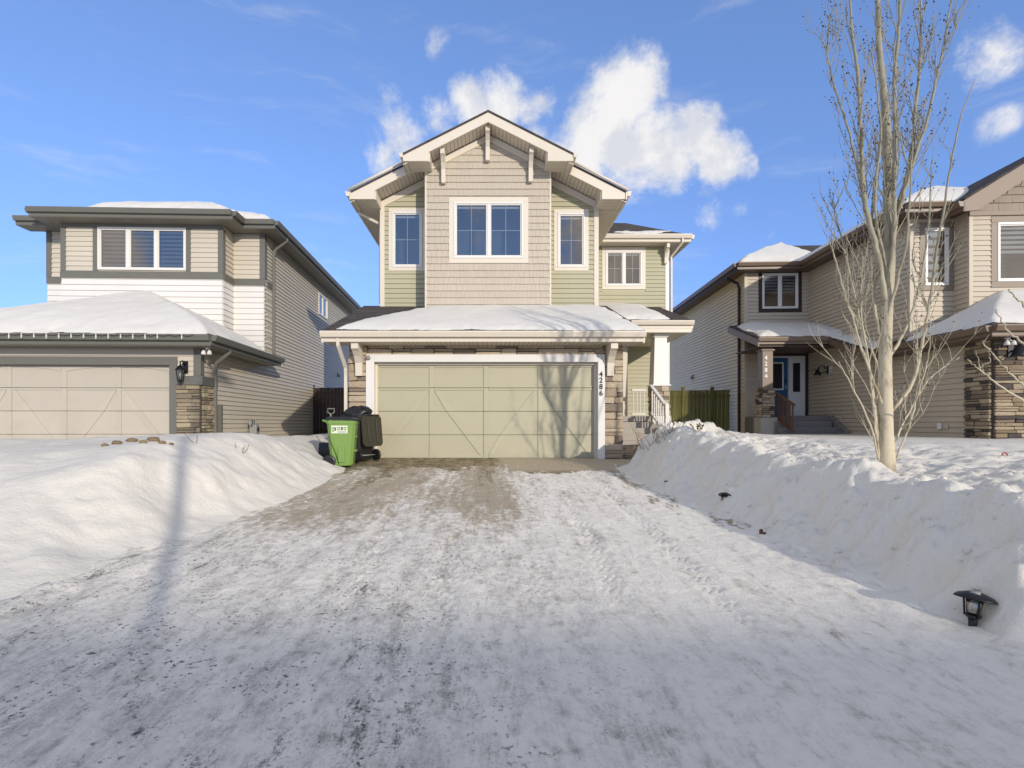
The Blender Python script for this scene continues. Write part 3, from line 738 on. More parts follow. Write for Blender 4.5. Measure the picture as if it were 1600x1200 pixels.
# flanking green walls
for (a, b, wpx, wpy) in ((ml, bl, (613, 660), (331, 418)), (br, mr_, (871, 914), (333, 418))):
    left = a == ml
    w = (U(wpx[0], V2), U(wpx[1], V2), M.z(wpy[1], 0, V2), M.z(wpy[0], 0, V2)); h = [ow(w, a)]
    out = [(0, zm), (b-a, zm), (b-a, top(b)), (0, top(a))]
    g = wall(H, (a, V2), 0, out, h, 'green_vinyl'); siding(g, out, [whole(h[0], .1)], 'green_vinyl', .135)
    window(H, (a, V2), 0, *h[0], 1, (2, 2), None, 'cream_trim', .10)
    box('corner_board', (a-.02 if left else b-.11), (a+.11 if left else b+.02), V2-.035, V2+.1, zm, min(top(a), top(b))-.02, 'cream_trim', H)
    # frieze under the rake
    prism_v('frieze_board', [(a, top(a)+.02), (b, top(b)+.02), (b, top(b)-.17), (a, top(a)-.17)], V2-.04, V2, 'cream_trim', H)
prism_v('frieze_board', [(bl, top(bl)+.02), (uc, top(uc)+.02), (br, top(br)+.02), (br, top(br)-.15), (uc, top(uc)-.15), (bl, top(bl)-.15)], V1-.045, V1-.004, 'cream_trim', H)
# side walls of the upper storey
sw = wall(H, (mr_, V2), R(90), [(0, 0), (9, 0), (9, 6.8), (0, 6.8)], [], 'green_vinyl'); siding(sw, [(0, 3.5), (9, 3.5), (9, 6.8), (0, 6.8)], [], 'green_vinyl', .135)
sw = wall(H, (ml, 12), R(-90), [(0, 0), (12-V2, 0), (12-V2, 6.8), (0, 6.8)], [], 'green_vinyl')
wall(H, (6.1, 12), R(180), [(0, 0), (6.1-ml, 0), (6.1-ml, 6.9), (0, 6.9)], [], 'green_vinyl')
# roof: one gable, its middle carried further forward over the bay
B1, B2 = 1.75, 2.25        # front edges
hb, hm = 2.19, 3.69
for sgn in (-1, 1):
    for (a, b, vf) in ((0, hb, B1), (hb, hm, B2)):
        P = [(uc+sgn*a, zrdg-sl*a), (uc+sgn*b, zrdg-sl*b), (uc+sgn*b, zrdg-sl*b-.05), (uc+sgn*a, zrdg-sl*a-.05)]
        prism_v('roof', P, vf-.02, 11.5 if a else 11.52, 'shingle', H)
        S = [(uc+sgn*a, zrdg-sl*a-.25), (uc+sgn*b, zrdg-sl*b-.25), (uc+sgn*b, zrdg-sl*b-.28), (uc+sgn*a, zrdg-sl*a-.28)]
        prism_v('soffit', S, vf+.045, V2 + .02, 'soffit_cream_x', H)
    # rake fascias ending in boxed returns
    def fas(a, b, vf, box_in):
        P = [(uc+sgn*a, zrdg-sl*a-.055), (uc+sgn*b, zrdg-sl*b-.055), (uc+sgn*b, zrdg-sl*b-.20), (uc+sgn*box_in, zrdg-sl*b-.20),
             (uc+sgn*box_in, zrdg-sl*box_in-.30), (uc+sgn*a, zrdg-sl*a-.30)]
        prism_v('rake_fascia', P, vf, vf+.045, 'cream_trim', H)
    fas(0, hb, B1, hb-.66); fas(hb-.15, hm, B2, hm-.66)
    for (b, vf, vb) in ((hb, B1, V1), (hm, B2, V2)):
        z0 = zrdg - sl*b - .2; xi, xo = b-.66, b-.01
        a_, b_ = sorted((uc+sgn*xi, uc+sgn*xo))
        box('eave_box', a_, b_, vf+.046, vb+(.0 if b == hb else .03), z0+.004, z0+.03, 'soffit_cream_y', H)
        prism_v('eave_box_side', [(uc+sgn*xi, z0+.004), (uc+sgn*(xi-.03), z0+.004), (uc+sgn*(xi-.03), zrdg-sl*xi-.26), (uc+sgn*xi, zrdg-sl*xi-.26)], vf+.046, vb-.05, 'cream_trim', H)
    # side eaves: gutters running back
    ze = zrdg - sl*hm
    p0, p1 = ((uc-hm, 11), (uc-hm, B2-.03)) if sgn < 0 else ((uc+hm, B2-.03), (uc+hm, 11))
    gutter(p0, p1, ze-.0, 'cream_trim', H, 'cream_trim', .12, .13)
    a_, b_ = sorted((uc+sgn*(hm-.02), uc+sgn*3.02)); box('soffit', a_, b_, V2+.03, 11, ze-.21, ze-.19, 'soffit_cream_y', H)
    p0, p1 = ((uc-hb, B2), (uc-hb, B1-.03)) if sgn < 0 else ((uc+hb, B1-.03), (uc+hb, B2))
    gutter(p0, p1, zrdg-sl*hb, 'cream_trim', H, None, .1, .11)
    # gutter along the rake of the lower gable, as a drip edge
    P0 = Vector((uc+sgn*(hb+.02), B2-.06, zrdg-sl*(hb+.02)+.03)); P1 = Vector((uc+sgn*(hm+.03), B2-.06, zrdg-sl*(hm+.03)+.03))
    tube('drip_edge', [P0, P1], .035, 'cream_trim', H, 6)
for px in (692, 762, 830):
    u = U(px, V1-.3); bracket(H, u, V1-.046, min(rt(u)-.30, 9), .74, .42, .11)
tube('downspout', [(uc-hm+.02, 2.9, 6.9), (uc-hm+.05, 3.0, 6.7), (ml-.05, 3.15, 6.45), (ml-.06, 3.2, 6.3), (ml-.06, 3.2, 4.2)], .045, 'cream_trim', H, 4, False)
# --- right section with porch
V3 = 6.2; rl, rr_ = mr_, U(1045, V3)
w = (U(946, V3), U(1003, V3), M.z(447, 0, V3), M.z(392, 0, V3)); h = [ow(w, rl)]
out = [(0, 0), (rr_-rl, 0), (rr_-rl, 6.9), (0, 6.9)]
g = wall(H, (rl, V3), 0, out, h, 'green_vinyl'); siding(g, [(0, 1.0), (rr_-rl, 1.0), (rr_-rl, 6.85), (0, 6.85)], [whole(h[0], .12)], 'green_vinyl', .135)
window(H, (rl, V3), 0, *h[0], 2, (2, 2), None, 'cream_trim', .12)
box('corner_board', rr_-.13, rr_+.02, V3-.035, V3+.1, 1.0, 6.85, 'white_trim', H)
g = wall(H, (rr_, V3), R(90), [(0, 0), (5.8, 0), (5.8, 6.9), (0, 6.9)], [], 'green_vinyl'); siding(g, [(0.1, .4), (5.8, .4), (5.8, 6.85), (0.1, 6.85)], [], 'green_vinyl', .135)
ge, gz = V3-.45, M.z(367, 0, V3-.45); re = U(1080, ge)
t = 1.75; pr = .62
Vh = [(uc+2.6, ge, gz), (re, ge, gz), (re, 11.8, gz), (uc+2.6, 11.8, gz), (uc+2.6, ge+t, gz+pr*t), (re-t, ge+t, gz+pr*t), (re-t, 11.8, gz+pr*t)]
Vh += [(x, y, z-.06) for x, y, z in Vh]
mesh('porch_side_roof', Vh, [(0, 1, 5, 4), (1, 2, 6, 5), (4, 5, 6, 3), (7, 11, 12, 8), (8, 12, 13, 9), (0, 7, 8, 1), (1, 8, 9, 2), (0, 4, 11, 7)], 'shingle', H)
gutter((rl+.62, ge), (re, ge), gz, 'cream_trim', H, 'cream_trim', .12, .13); gutter((re, ge), (re, 11.8), gz, 'cream_trim', H, 'cream_trim', .12, .13)
box('soffit', rl, re-.02, ge+.01, V3, gz-.24, gz-.21, 'soffit_cream_x', H); box('soffit', rr_, re-.02, V3+.01, 11.8, gz-.24, gz-.21, 'soffit_cream_y', H)
bracket(H, rr_-.14, V3-.04, gz-.25, .6, .34, .1)
tube('downspout', [(re-.3, ge-.05, gz-.12), (re-.3, ge-.03, gz-.25), (rr_+.05, V3-.1, gz-.62), (rr_+.06, V3-.08, gz-.8), (rr_+.06, V3-.08, 3.7)], .04, 'cream_trim', H, 4, False)
roof_snow('roof_snow', np.linspace(4.2, 6.2, 40), np.linspace(ge+.15, ge+1.2, 24), lambda u, v: gz + pr*(v-ge), .03,
          lambda u, v: .22 - np.abs(v - ge - .42 - .2*fbm(u*2, v*0, 9, 2)) - .25*np.clip(np.abs(u-5.2)-.5, 0, 9), 'thin snow patch on the small hip roof above the porch', M, 8, .01, .12)
# porch roof
pe = M.v(1080, 5.72) if False else 3.3; pz = M.z(501, 0, pe); pr_ = U(1083, pe); pp = .36
prism_u('porch_roof', [(pe-.02, pz), (V3, pz+pp*(V3-pe)), (V3, pz+pp*(V3-pe)-.07), (pe-.02, pz-.07)], uR+.02, pr_, 'shingle', H)
gutter((U(985, pe), pe), (pr_, pe), pz-.01, 'cream_trim', H, 'cream_trim', .12, .12)
prism_u('rake_board', [(pe, pz-.075), (V3, pz+pp*(V3-pe)-.075), (V3, pz+pp*(V3-pe)-.3), (pe, pz-.3)], pr_-.05, pr_-.02, 'cream_trim', H)
box('soffit', uR+.03, pr_-.05, pe+.03, V3, pz-.33, pz-.30, 'soffit_cream_y', H)
run('frieze_board', (uR+.05, pe+.025), (pr_-.05, pe+.025), [(0, pz-.19), (.02, pz-.19), (.02, pz-.335), (0, pz-.335)], 'cream_trim', H)
prism_u('porch_gable_fill', [(pe+.1, pz-.3), (V3, pz-.3), (V3, pz+pp*(V3-pe)-.08), (pe+.1, pz-.06)], pr_-.12, pr_-.055, 'cream_trim', H)
roof_snow('roof_snow', np.linspace(uR+.1, pr_, 60), np.linspace(pe, V3-.05, 50), lambda u, v: pz + pp*(v-pe), .17,
          lambda u, v: np.minimum(np.minimum(u - uR - .1, pr_ - .5 - u), v - pe - .1), 'small white snow cap on the porch roof beside the tapered column', M, 18, .02, .2)
# porch deck, steps, column, rails
cu, cv = U(1029.5, 3.75), 3.75
zc0, zc1, zd = M.z(604, 0, cv), pz - .33, 1.0
box('porch_deck', uR+.03, cu+.3, cv-.2, V3-.03, .84, zd, 'concrete', H, .01)
box('porch_base', uR+.05, cu+.27, cv-.15, V3-.04, -.1, .84, 'concrete', H, .01)
box('plinth', cu-.27, cu+.27, cv-.27, cv+.27, .78, zd+.01, 'white_trim', H, .01); box('plinth', cu-.25, cu+.25, cv-.25, cv+.25, .2, .77, 'concrete', H, .01)
for k in range(4):
    zt = zd - .17*(k+1); box('step', uR+.04, cu-.28, cv-.2-.29*(k+1), cv-.2-.29*k-.002, -.05, zt, 'concrete', H, .012)
mesh('porch_column', [(cu+a*w, cv+b*w, z) for z, w in ((zc0+.04, .225), (zc1-.1, .175)) for a, b in ((-1,-1),(1,-1),(1,1),(-1,1))],
     [(0,1,5,4),(1,2,6,5),(2,3,7,6),(3,0,4,7),(4,5,6,7),(3,2,1,0)], 'white_trim', H)
box('column_cap', cu-.21, cu+.21, cv-.21, cv+.21, zc1-.1, zc1, 'white_trim', H); box('column_cap', cu-.27, cu+.27, cv-.27, cv+.27, zc0, zc0+.045, 'white_trim', H)
box('column_core', cu-.2, cu+.2, cv-.2, cv+.2, zd, zc0, 'mortar', H)
for (p, a) in (((cu-.21, cv-.21), 0), ((cu+.21, cv-.21), R(90)), ((cu-.21, cv+.21), R(-90))):
    stones(H, p, a, .42, zd+.02, zc0, 'stone_tan', (.1, .16), (.14, .3), .05)
def rail(parent, p0, p1, zl0, zl1, hgt, n, mat, pw=.03):
    """top and bottom rail with separate balusters"""
    p0, p1 = Vector(p0), Vector(p1); d = (p1-p0)
    def bar(za, zb, w, h, nm):
        s = d.normalized().cross(Vector((0,0,1)))*w
        A = [Vector((p0.x,p0.y,za))+s, Vector((p0.x,p0.y,za))-s, Vector((p0.x,p0.y,za-h))-s, Vector((p0.x,p0.y,za-h))+s]
        B = [Vector((p1.x,p1.y,zb))+s, Vector((p1.x,p1.y,zb))-s, Vector((p1.x,p1.y,zb-h))-s, Vector((p1.x,p1.y,zb-h))+s]
        prism(nm, A, B, mat, parent)
    bar(zl0+hgt, zl1+hgt, .045, .06, 'top_rail'); bar(zl0+.12, zl1+.12, .03, .05, 'bottom_rail')
    for k in range(n):
        t = (k+.5)/n; q = p0 + d*t; zb = zl0 + (zl1-zl0)*t
        box('baluster', q.x-pw/2, q.x+pw/2, q.y-pw/2, q.y+pw/2, zb+.11, zb+hgt-.05, mat, parent, .004)
rail(H, (cu-.3, cv-.22, 0), (cu-.24, cv-1.35, 0), zd, .36, .92, 7, 'white_trim')
box('newel_post', cu-.30, cu-.20, cv-1.45, cv-1.35, .1, 1.32, 'white_trim', H)
rail(H, (U(987, 5.2), 5.2, 0), (U(1009, 5.2), 5.2, 0), zd, zd, .9, 4, 'white_trim', .025)
box('entry_trim', U(972.5, 4.6), U(980, 4.6), 4.55, 4.65, zd, pz-.3, 'cream_trim', H)
# paver walk
pw = mesh('walkway', [(uR+.02, -.2, .0), (4.55, -.2, .03), (4.55, cv-1.36, .19), (uR+.02, cv-1.36, .19)], [(0,1,2,3)], 'mortar'); pw.location = (0, 11.4, .0)
tag(pw, 'tan paver walk between the garage and the porch steps', 'walkway', kind='structure')
T = stone_templates('paver')
for j in range(8):
    for i in range(5):
        y = -.18 + .325*j; x = uR + .03 + .32*i + (.12 if j % 2 else 0)
        if x > 4.4: continue
        o = link('paver', random.choice(T), pw, (x, y+.31, .0 + .19*(y+.2)/2.6), 0, (.31, .31, .045))
# ================================================================== LEFT HOUSE
Lf = Frame(-6.72, 11.8, .0375)
H2 = thing('house', (-6.72, 11.8, 0), 'tan and white two storey house with grey trim and snowy garage roof at left', 'house', .0375)
u_ = Lf.u; z_ = lambda py, u, v: Lf.z(py, u, v)
gw = -6.1
dr = u_(266.5, 0); dl = dr - 4.88; dzt = 2.12
zst = z_(602, 0, 0); zbd = z_(588, 0, 0); zso = 2.52
g = wall(H2, (gw, 0), 0, [(0, 0), (-gw, 0), (-gw, zso+.1), (0, zso+.1)], [(dl-gw, dr-gw, .001, dzt)], 'tan_vinyl')
tw = .17
siding(g, [(0, zbd), (-gw, zbd), (-gw, zso), (0, zso)], [(dl-gw-tw, dr-gw+tw, 0, dzt+.2)], 'tan_vinyl', .115)
stones(H2, (dr+tw, -.03), 0, -dr-tw+.03, .02, zst, 'stone_ledge', (.05, .13), (.15, .45), .05); stones(H2, (.03, 0), R(90), .62, .02, zst, 'stone_ledge', (.05, .13), (.12, .35), .05)
box('stone_cap', dr+tw, .1, -.1, .64, zst, zbd, 'gray_trim', H2, .01)
box('corner_board', -.13, .035, -.04, .13, zbd+.002, zso, 'gray_trim', H2)
box('door_trim', dr, dr+tw, -.06, .1, 0, dzt+.19, 'gray_trim', H2); box('door_trim', dl-tw, dl, -.06, .1, 0, dzt+.19, 'gray_trim', H2); box('door_trim', dl, dr, -.058, .1, dzt, dzt+.189, 'gray_trim', H2)
garage_door(H2, dl-.01, dr+.01, dzt+.02, .1, 'door_beige', 4, True)
# side wall (whole right flank) with window
side = [(0, 0), (15, 0), (15, 6.6), (3.65, 6.6), (3.65, 2.6), (0, 2.6)]
sv0 = Lf.v(497, 0); sv1 = Lf.v(510.5, 0)
sh = (sv0, sv1, 5.25, 6.12)
g = wall(H2, (0, 0), R(90), side, [sh], 'tan_vinyl')
siding(g, [(.62, .2), (15, .2), (15, 2.52), (.62, 2.52)], [], 'tan_vinyl', .116, proud=.03)
siding(g, [(3.65, 2.52), (15, 2.52), (15, 6.55), (3.65, 6.55)], [whole(sh, .02)], 'tan_vinyl', .116, proud=.03)
siding(g, [(.13, zbd), (.62, zbd), (.62, 2.52), (.13, 2.52)], [], 'tan_vinyl', .116, proud=.03)
window(H2, (0, 0), R(90), *sh, 2, None, None, None, .05)
# upper front: bay and main
v1, v2 = 3.0, 3.65
bL, bR = u_(97, v1), u_(348, v1); mL = u_(75, v2)
zB0, zB1 = z_(437, bR, v1), z_(426, bR, v1); zE = 6.72; zSf = zE - .24
wz = (z_(425, bR, v1)+.02, z_(357.5, bR, v1)); wu = (u_(153.5, v1), u_(291.5, v1)); hl = [(wu[0]-bL, wu[1]-bL, wz[0], wz[1])]
out = [(0, 2.6), (bR-bL, 2.6), (bR-bL, zSf), (0, zSf)]
g = wall(H2, (bL, v1), 0, out, hl, 'tan_vinyl', 'bay_wall')
siding(g, [(0, zB1), (bR-bL, zB1), (bR-bL, zSf), (0, zSf)], [(hl[0][0]-.1, hl[0][1]+.1, hl[0][2], hl[0][3]+.2)], 'tan_vinyl', .14)
siding(g, [(0, 2.6), (bR-bL, 2.6), (bR-bL, zB0), (0, zB0)], [], 'white_lap', .165)
window(H2, (bL, v1), 0, *hl[0], 3, None, (9, 1.0, .42), None)
for a, b in ((hl[0][0]-.13, hl[0][0]), (hl[0][1], hl[0][1]+.13)): box('window_trim', bL+a, bL+b, v1-.04, v1, zB1+.001, zSf-.1, 'gray_trim', H2)
box('band_board', bL-.03, bR+.03, v1-.045, v1-.001, zB0, zB1, 'gray_trim', H2); box('frieze_board', bL, bR, v1-.04, v1, zSf-.1, zSf, 'gray_trim', H2)
box('corner_board', bL-.02, bL+.12, v1-.043, v1+.1, zB1+.001, zSf-.1, 'gray_trim', H2); box('corner_board', bR-.12, bR+.03, v1-.043, v1+.12, zB1+.001, zSf-.1, 'gray_trim', H2)
def seg(p, ang, ln, capR=True):
    o = [(0, 2.6), (ln, 2.6), (ln, zSf), (0, zSf)]; gg = wall(H2, p, ang, o, [], 'tan_vinyl')
    siding(gg, [(0, zB1), (ln, zB1), (ln, zSf), (0, zSf)], [], 'tan_vinyl', .14); siding(gg, [(0, 2.6), (ln, 2.6), (ln, zB0), (0, zB0)], [], 'white_lap', .165)
seg((bR, v1), R(90), v2-v1); seg((bR, v2), 0, -bR); seg((mL, v2), 0, bL-mL); seg((bL, v2), R(-90), v2-v1)
box('band_board', bR+.002, bR+.045, v1+.0, v2-.046, zB0, zB1, 'gray_trim', H2); box('band_board', bR+.002, .03, v2-.045, v2-.001, zB0, zB1, 'gray_trim', H2)
box('band_board', mL-.02, bL-.05, v2-.045, v2-.001, zB0, zB1, 'gray_trim', H2)
box('corner_board', -.12, .035, v2-.05, v2+.14, zB1+.001, zSf, 'gray_trim', H2); box('corner_board', mL-.02, mL+.12, v2-.05, v2+.1, zB1+.001, zSf, 'gray_trim', H2)
box('band_board', .002, .045, v2+.141, v2+.75, zB0, zB1, 'gray_trim', H2)
siding(wall(H2, (0, v2+.14), R(90), [(0, 2.6), (.45, 2.6), (.45, zB0), (0, zB0)], [], 'white_lap', 'wall', .01), [(0, 2.6), (.45, 2.6), (.45, zB0), (0, zB0)], [], 'white_lap', .165, proud=.03)
# eaves
oh = .5
pts = [(mL-oh, v2-oh), (bL-oh, v2-oh), (bL-oh, v1-oh), (bR+oh, v1-oh), (bR+oh, v2-oh), (oh, v2-oh), (oh, 15.2)]
for a, b in zip(pts[:-1], pts[1:]):
    gutter(a, b, zE, 'gray_trim', H2, 'gray_trim', .12, .13)
box('soffit', bL-oh, bR+oh, v1-oh, v2, zSf-.0, zSf+.02, 'soffit_gray_x', H2); box('soffit', bR+oh, oh, v2-oh, v2, zSf, zSf+.021, 'soffit_gray_x', H2)
box('soffit', 0, oh, v2+.002, 15.2, zSf, zSf+.02, 'soffit_gray_y', H2); box('soffit', mL-oh, bL-oh, v2-oh, v2, zSf, zSf+.022, 'soffit_gray_x', H2)
ux0, ux1 = mL-oh, oh; e0, e1 = v2-oh, 15.2; tt = 3.2; pt = .4
Vh = [(ux0, e0, zE), (ux1, e0, zE), (ux1, e1, zE), (ux0, e1, zE), (ux0+tt, e0+tt, zE+pt*tt), (ux1-tt, e0+tt, zE+pt*tt), (ux1-tt, e1-tt, zE+pt*tt), (ux0+tt, e1-tt, zE+pt*tt)]
mesh('roof', Vh + [(x, y, z-.06) for x, y, z in Vh], [(0,1,5,4),(1,2,6,5),(2,3,7,6),(3,0,4,7),(4,5,6,7),(3+8,2+8,1+8,0+8),(0,8,9,1),(1,9,10,2),(2,10,11,3),(3,11,8,0)], 'shingle', H2)
hx0, hx1 = bL-oh, bR+oh; ey = v1-oh; dd = v2-v1; mm = (hx1-hx0)/2
Vb = [(hx0, ey, zE+.003), (hx1, ey, zE+.003), ((hx0+hx1)/2, ey+mm, zE+pt*mm), (hx0, ey+dd+.01, zE+.003), (hx1, ey+dd+.01, zE+.003)]
mesh('bay_roof', Vb + [(x, y, z-.05) for x, y, z in Vb], [(0,1,2),(1,4,2),(3,0,2),(0,5,6,1),(1,6,9,4),(3,8,5,0),(5,7,6)], 'shingle', H2)
roof_snow('roof_snow', np.linspace(hx0+.1, .45, 150), np.linspace(ey, 9, 90),
          lambda u, v: np.maximum(np.minimum(np.minimum(zE+pt*(v-e0), zE+pt*(ux1-u)), zE+pt*tt), np.minimum(np.minimum(zE+pt*(v-ey), zE+pt*(hx1-u)), zE+pt*(u-hx0))), .26,
          lambda u, v: np.minimum(np.minimum(np.where(u < hx1, v-ey-.12, v-e0-.12), np.where(v < e0, hx1-u-.1, .4-u)), u-hx0-1.3+.2*(v-ey)), 'white snow along the top roof of the tan house on the left', Lf, 28, .03, .35)
box('roof_vent', u_(262, 5.5), u_(290, 5.5), 5.3, 5.8, zE+.7, z_(317, -6, 5.5), 'gray_trim', H2)
# garage hip roof
ge0, gzE = -.5, 2.74; gx0, gx1 = gw-.5, .5; gpt = .46; apx = (gx1-gx0)/2
gpl = lambda u, v: gzE + gpt*np.minimum(np.minimum(u-gx0, gx1-u), v-ge0)
va = ge0 + apx
Vg = [(gx0, ge0, gzE), (gx1, ge0, gzE), (gx1, v2, gzE), (gx1-(v2-ge0)+.0 if v2-ge0 < apx else (gx0+gx1)/2, min(v2, va), gzE+gpt*min(v2-ge0, apx)), (gx0, v2, gzE), (gx0+(gx1-gx0)/2, va, gzE+gpt*apx)]
mesh('garage_roof', [(gx0, ge0, gzE), (gx1, ge0, gzE), (gx1, v2, gzE), ((gx0+gx1)/2, va, gzE+gpt*apx), ((gx0+gx1)/2, v2, gzE+gpt*apx), (gx0, v2, gzE),
     (gx0, ge0, gzE-.06), (gx1, ge0, gzE-.06), (gx1, v2, gzE-.06), (gx0, v2, gzE-.06)], [(0,1,3),(1,2,4,3),(5,0,3,4),(0,6,7,1),(1,7,8,2),(5,9,6,0),(9,8,7,6)], 'shingle', H2)
gutter((gx0, ge0), (gx1, ge0), gzE, 'gray_trim', H2, 'gray_trim', .13, .13); gutter((gx1, ge0), (gx1, v2), gzE, 'gray_trim', H2, 'gray_trim', .13, .13)
box('soffit', gx0, gx1-.02, ge0+.01, -.05, gzE-.24, gzE-.22, 'soffit_gray_x', H2); box('soffit', .04, gx1-.02, -.049, v2-.2, gzE-.24, gzE-.221, 'soffit_gray_y', H2)
roof_snow('roof_snow', np.linspace(gx0, gx1, 130), np.linspace(ge0, v1, 80), gpl, .23, lambda u, v: np.minimum(np.minimum(gx1-u-.1, u-gx0), v-ge0-.06), 'thick rounded snow drift on the garage roof of the tan house', Lf, 38, .03, .45)
for k in range(24):
    u = gx1 - .55 - .26*k
    if k in (1,): continue
    box('light_clip', u-.011, u+.011, ge0-.155, ge0-.131, gzE-.115+random.uniform(-.01, .01), gzE-.01, 'clip_white', H2, .002)
tube('light_wire', [(gx1-.3-.13*k, ge0-.15, gzE-.03-.025*((k % 2))) for k in range(48)], .006, 'black_plastic', H2, 5)
tube('downspout', [(gx1-.02, .42, gzE-.12), (gx1-.02, .43, gzE-.25), (.14, .5, gzE-.50), (.09, .52, gzE-.62), (.09, .52, .1)], .052, 'gray_trim', H2, 4, False)
tube('downspout', [(oh-.0, v2+.5, zE-.12), (oh-.0, v2+.5, zE-.25), (.14, v2+.55, zE-.5), (.08, v2+.55, zE-.65), (.08, v2+.55, 3.0), (.16, v2+.4, 2.85)], .05, 'gray_trim', H2, 4, False)
box('pipe_cover', .02, .13, .72, .82, 0, 1.25, 'gray_trim', H2)
# ================================================================== RIGHT HOUSE
Rf = Frame(10.94, 11.18, -.05)
H3 = thing('house', (10.94, 11.18, 0), 'beige two storey house with brown gutters and blue front door at right', 'house', -.05)
u_ = Rf.u; z_ = Rf.z
gd = 7.1; ue = -2.2
gE, gZ = -.5, 2.84
# garage: left flank, stone corner and front
g = wall(H3, (0, gd), R(-90), [(0, 0), (gd, 0), (gd, 2.75), (0, 2.75)], [], 'right_vinyl'); siding(g, [(0, .3), (gd-.64, .3), (gd-.64, 2.66), (0, 2.66)], [], 'right_vinyl', .13)
wall(H3, (0, 0), 0, [(0, 0), (7, 0), (7, 2.75), (0, 2.75)], [], 'mortar')
stones(H3, (-.02, .64), R(-90), .64, .1, 2.62, 'stone_mixed', (.05, .13), (.14, .42), .05)
stones(H3, (0, -.02), 0, 1.35, .1, 2.62, 'stone_mixed', (.05, .13), (.16, .5), .05)
box('garage_front_wall', 1.36, 7, -.04, 0, 0, 2.7, 'right_vinyl', H3)
# upper block over the garage
va, vb = Rf.v(1422, 0), 1.9
uA = u_(1498, va); uB = u_(1514, vb); zE3 = 6.42; zS3 = zE3 - .24
g = wall(H3, (0, gd), R(-90), [(0, 2.7), (gd-va, 2.7), (gd-va, zS3), (0, zS3)], [], 'right_vinyl'); siding(g, [(0, 2.7), (gd-va, 2.7), (gd-va, zS3), (0, zS3)], [], 'right_vinyl', .13)
wA = (u_(1444, va), u_(1481, va), z_(447, 0, va), z_(357, 0, va))
out = [(0, 2.7), (uA, 2.7), (uA, zS3), (0, zS3)]
g = wall(H3, (0, va), 0, out, [wA], 'right_vinyl'); siding(g, out, [whole(wA, .12)], 'right_vinyl', .13)
window(H3, (0, va), 0, *wA, 1, None, (6, .95, .35), 'taupe_trim', .13)
g = wall(H3, (uB, va), R(-90), [(0, 2.7), (va-vb, 2.7), (va-vb, zS3+.4), (0, zS3+.4)], [], 'right_vinyl'); siding(g, [(0, 2.7), (va-vb, 2.7), (va-vb, zS3), (0, zS3)], [], 'right_vinyl', .13)
wB = (u_(1557, vb)-uB, u_(1557, vb)-uB+1.7, z_(441, uB, vb), z_(349, uB, vb))
gw3 = 4.2; rs = .62; zg = z_(332, uB, vb)
out = [(0, 2.7), (gw3, 2.7), (gw3, zg), (gw3/2, zg+rs*gw3/2), (0, zg)]
g = wall(H3, (uB, vb), 0, out, [wB], 'right_vinyl')
siding(g, [(0, 2.7), (gw3, 2.7), (gw3, zg-.1), (0, zg-.1)], [whole(wB, .15)], 'right_vinyl', .13)
siding(g, [(0, zg+.02), (gw3, zg+.02), (gw3/2, zg+rs*gw3/2)], [], 'taupe_trim', .2, name='shake_course', shake=True)
box('band_board', uB-.02, uB+gw3, vb-.045, vb-.001, zg-.1, zg+.02, 'brown_fascia', H3)
window(H3, (uB, vb), 0, *wB, 2, None, (6, .55, .4), 'taupe_trim', .15)
box('corner_board', uB-.02, uB+.08, vb-.03, vb+.05, 2.7, zg-.11, 'right_vinyl', H3); box('corner_board', -.03, .07, va-.03, va+.05, 2.7, zS3, 'right_vinyl', H3)
pk = uB + gw3/2; hw = gw3/2 + .5; zpk = zg + rs*hw + .12; vf = vb-.45
for sgn in (-1, 1):
    e = pk+sgn*hw
    prism_v('gable_roof', [(pk, zpk+.06), (e, zpk-rs*hw+.06), (e, zpk-rs*hw), (pk, zpk)], vf-.03, 9, 'shingle', H3)
    prism_v('rake_fascia', [(pk, zpk), (e, zpk-rs*hw), (e, zpk-rs*hw-.26), (e-sgn*.35, zpk-rs*hw-.26+.02), (pk, zpk-.34)], vf, vf+.045, 'brown_fascia', H3)
    prism_v('soffit', [(pk, zpk-.26), (e, zpk-rs*hw-.22), (e, zpk-rs*hw-.25), (pk, zpk-.29)], vf+.05, vb-.05, 'soffit_brown_x', H3)
ze_ = zpk-rs*hw
gutter((pk-hw, va-.3), (pk-hw, vf), ze_-.01, 'brown_gutter', H3, 'brown_gutter', .12, .13)
gutter((-.45, va-.45), (pk-hw, va-.45), zE3, 'brown_gutter', H3, 'brown_gutter', .12, .13); gutter((-.45, gd+.2), (-.45, va-.45), zE3, 'brown_gutter', H3, 'brown_gutter', .12, .13)
box('soffit', -.44, uB, va-.44, va, zS3, zS3+.02, 'soffit_brown_x', H3); box('soffit', -.44, 0, va+.001, gd+.2, zS3, zS3+.02, 'soffit_brown_y', H3)
# main roof over everything (left slope and hip)
ro = .5
V5 = [(-.47, va-.47, zE3), (6.5, va-.47, zE3), (6.5, 16, zE3), (-.47, 16, zE3), (3.0, va+3, zE3+ro*3.47), (3.0, 16, zE3+ro*3.47)]
mesh('roof', V5 + [(x, y, z-.05) for x, y, z in V5], [(0,1,4),(1,2,5,4),(3,0,4,5),(0,6,7,1),(3,9,6,0),(9,8,7,6)], 'shingle', H3)
roof_snow('roof_snow', np.linspace(-.47, 3, 60), np.linspace(va-.47, 9, 90), lambda u, v: zE3 + ro*np.minimum(u+.47, v-va+.47), .22, lambda u, v: np.minimum(u+.42, v-va+.38), 'snow on the brown eaved upper roof behind the bare aspen', Rf, 48, .03, .3)
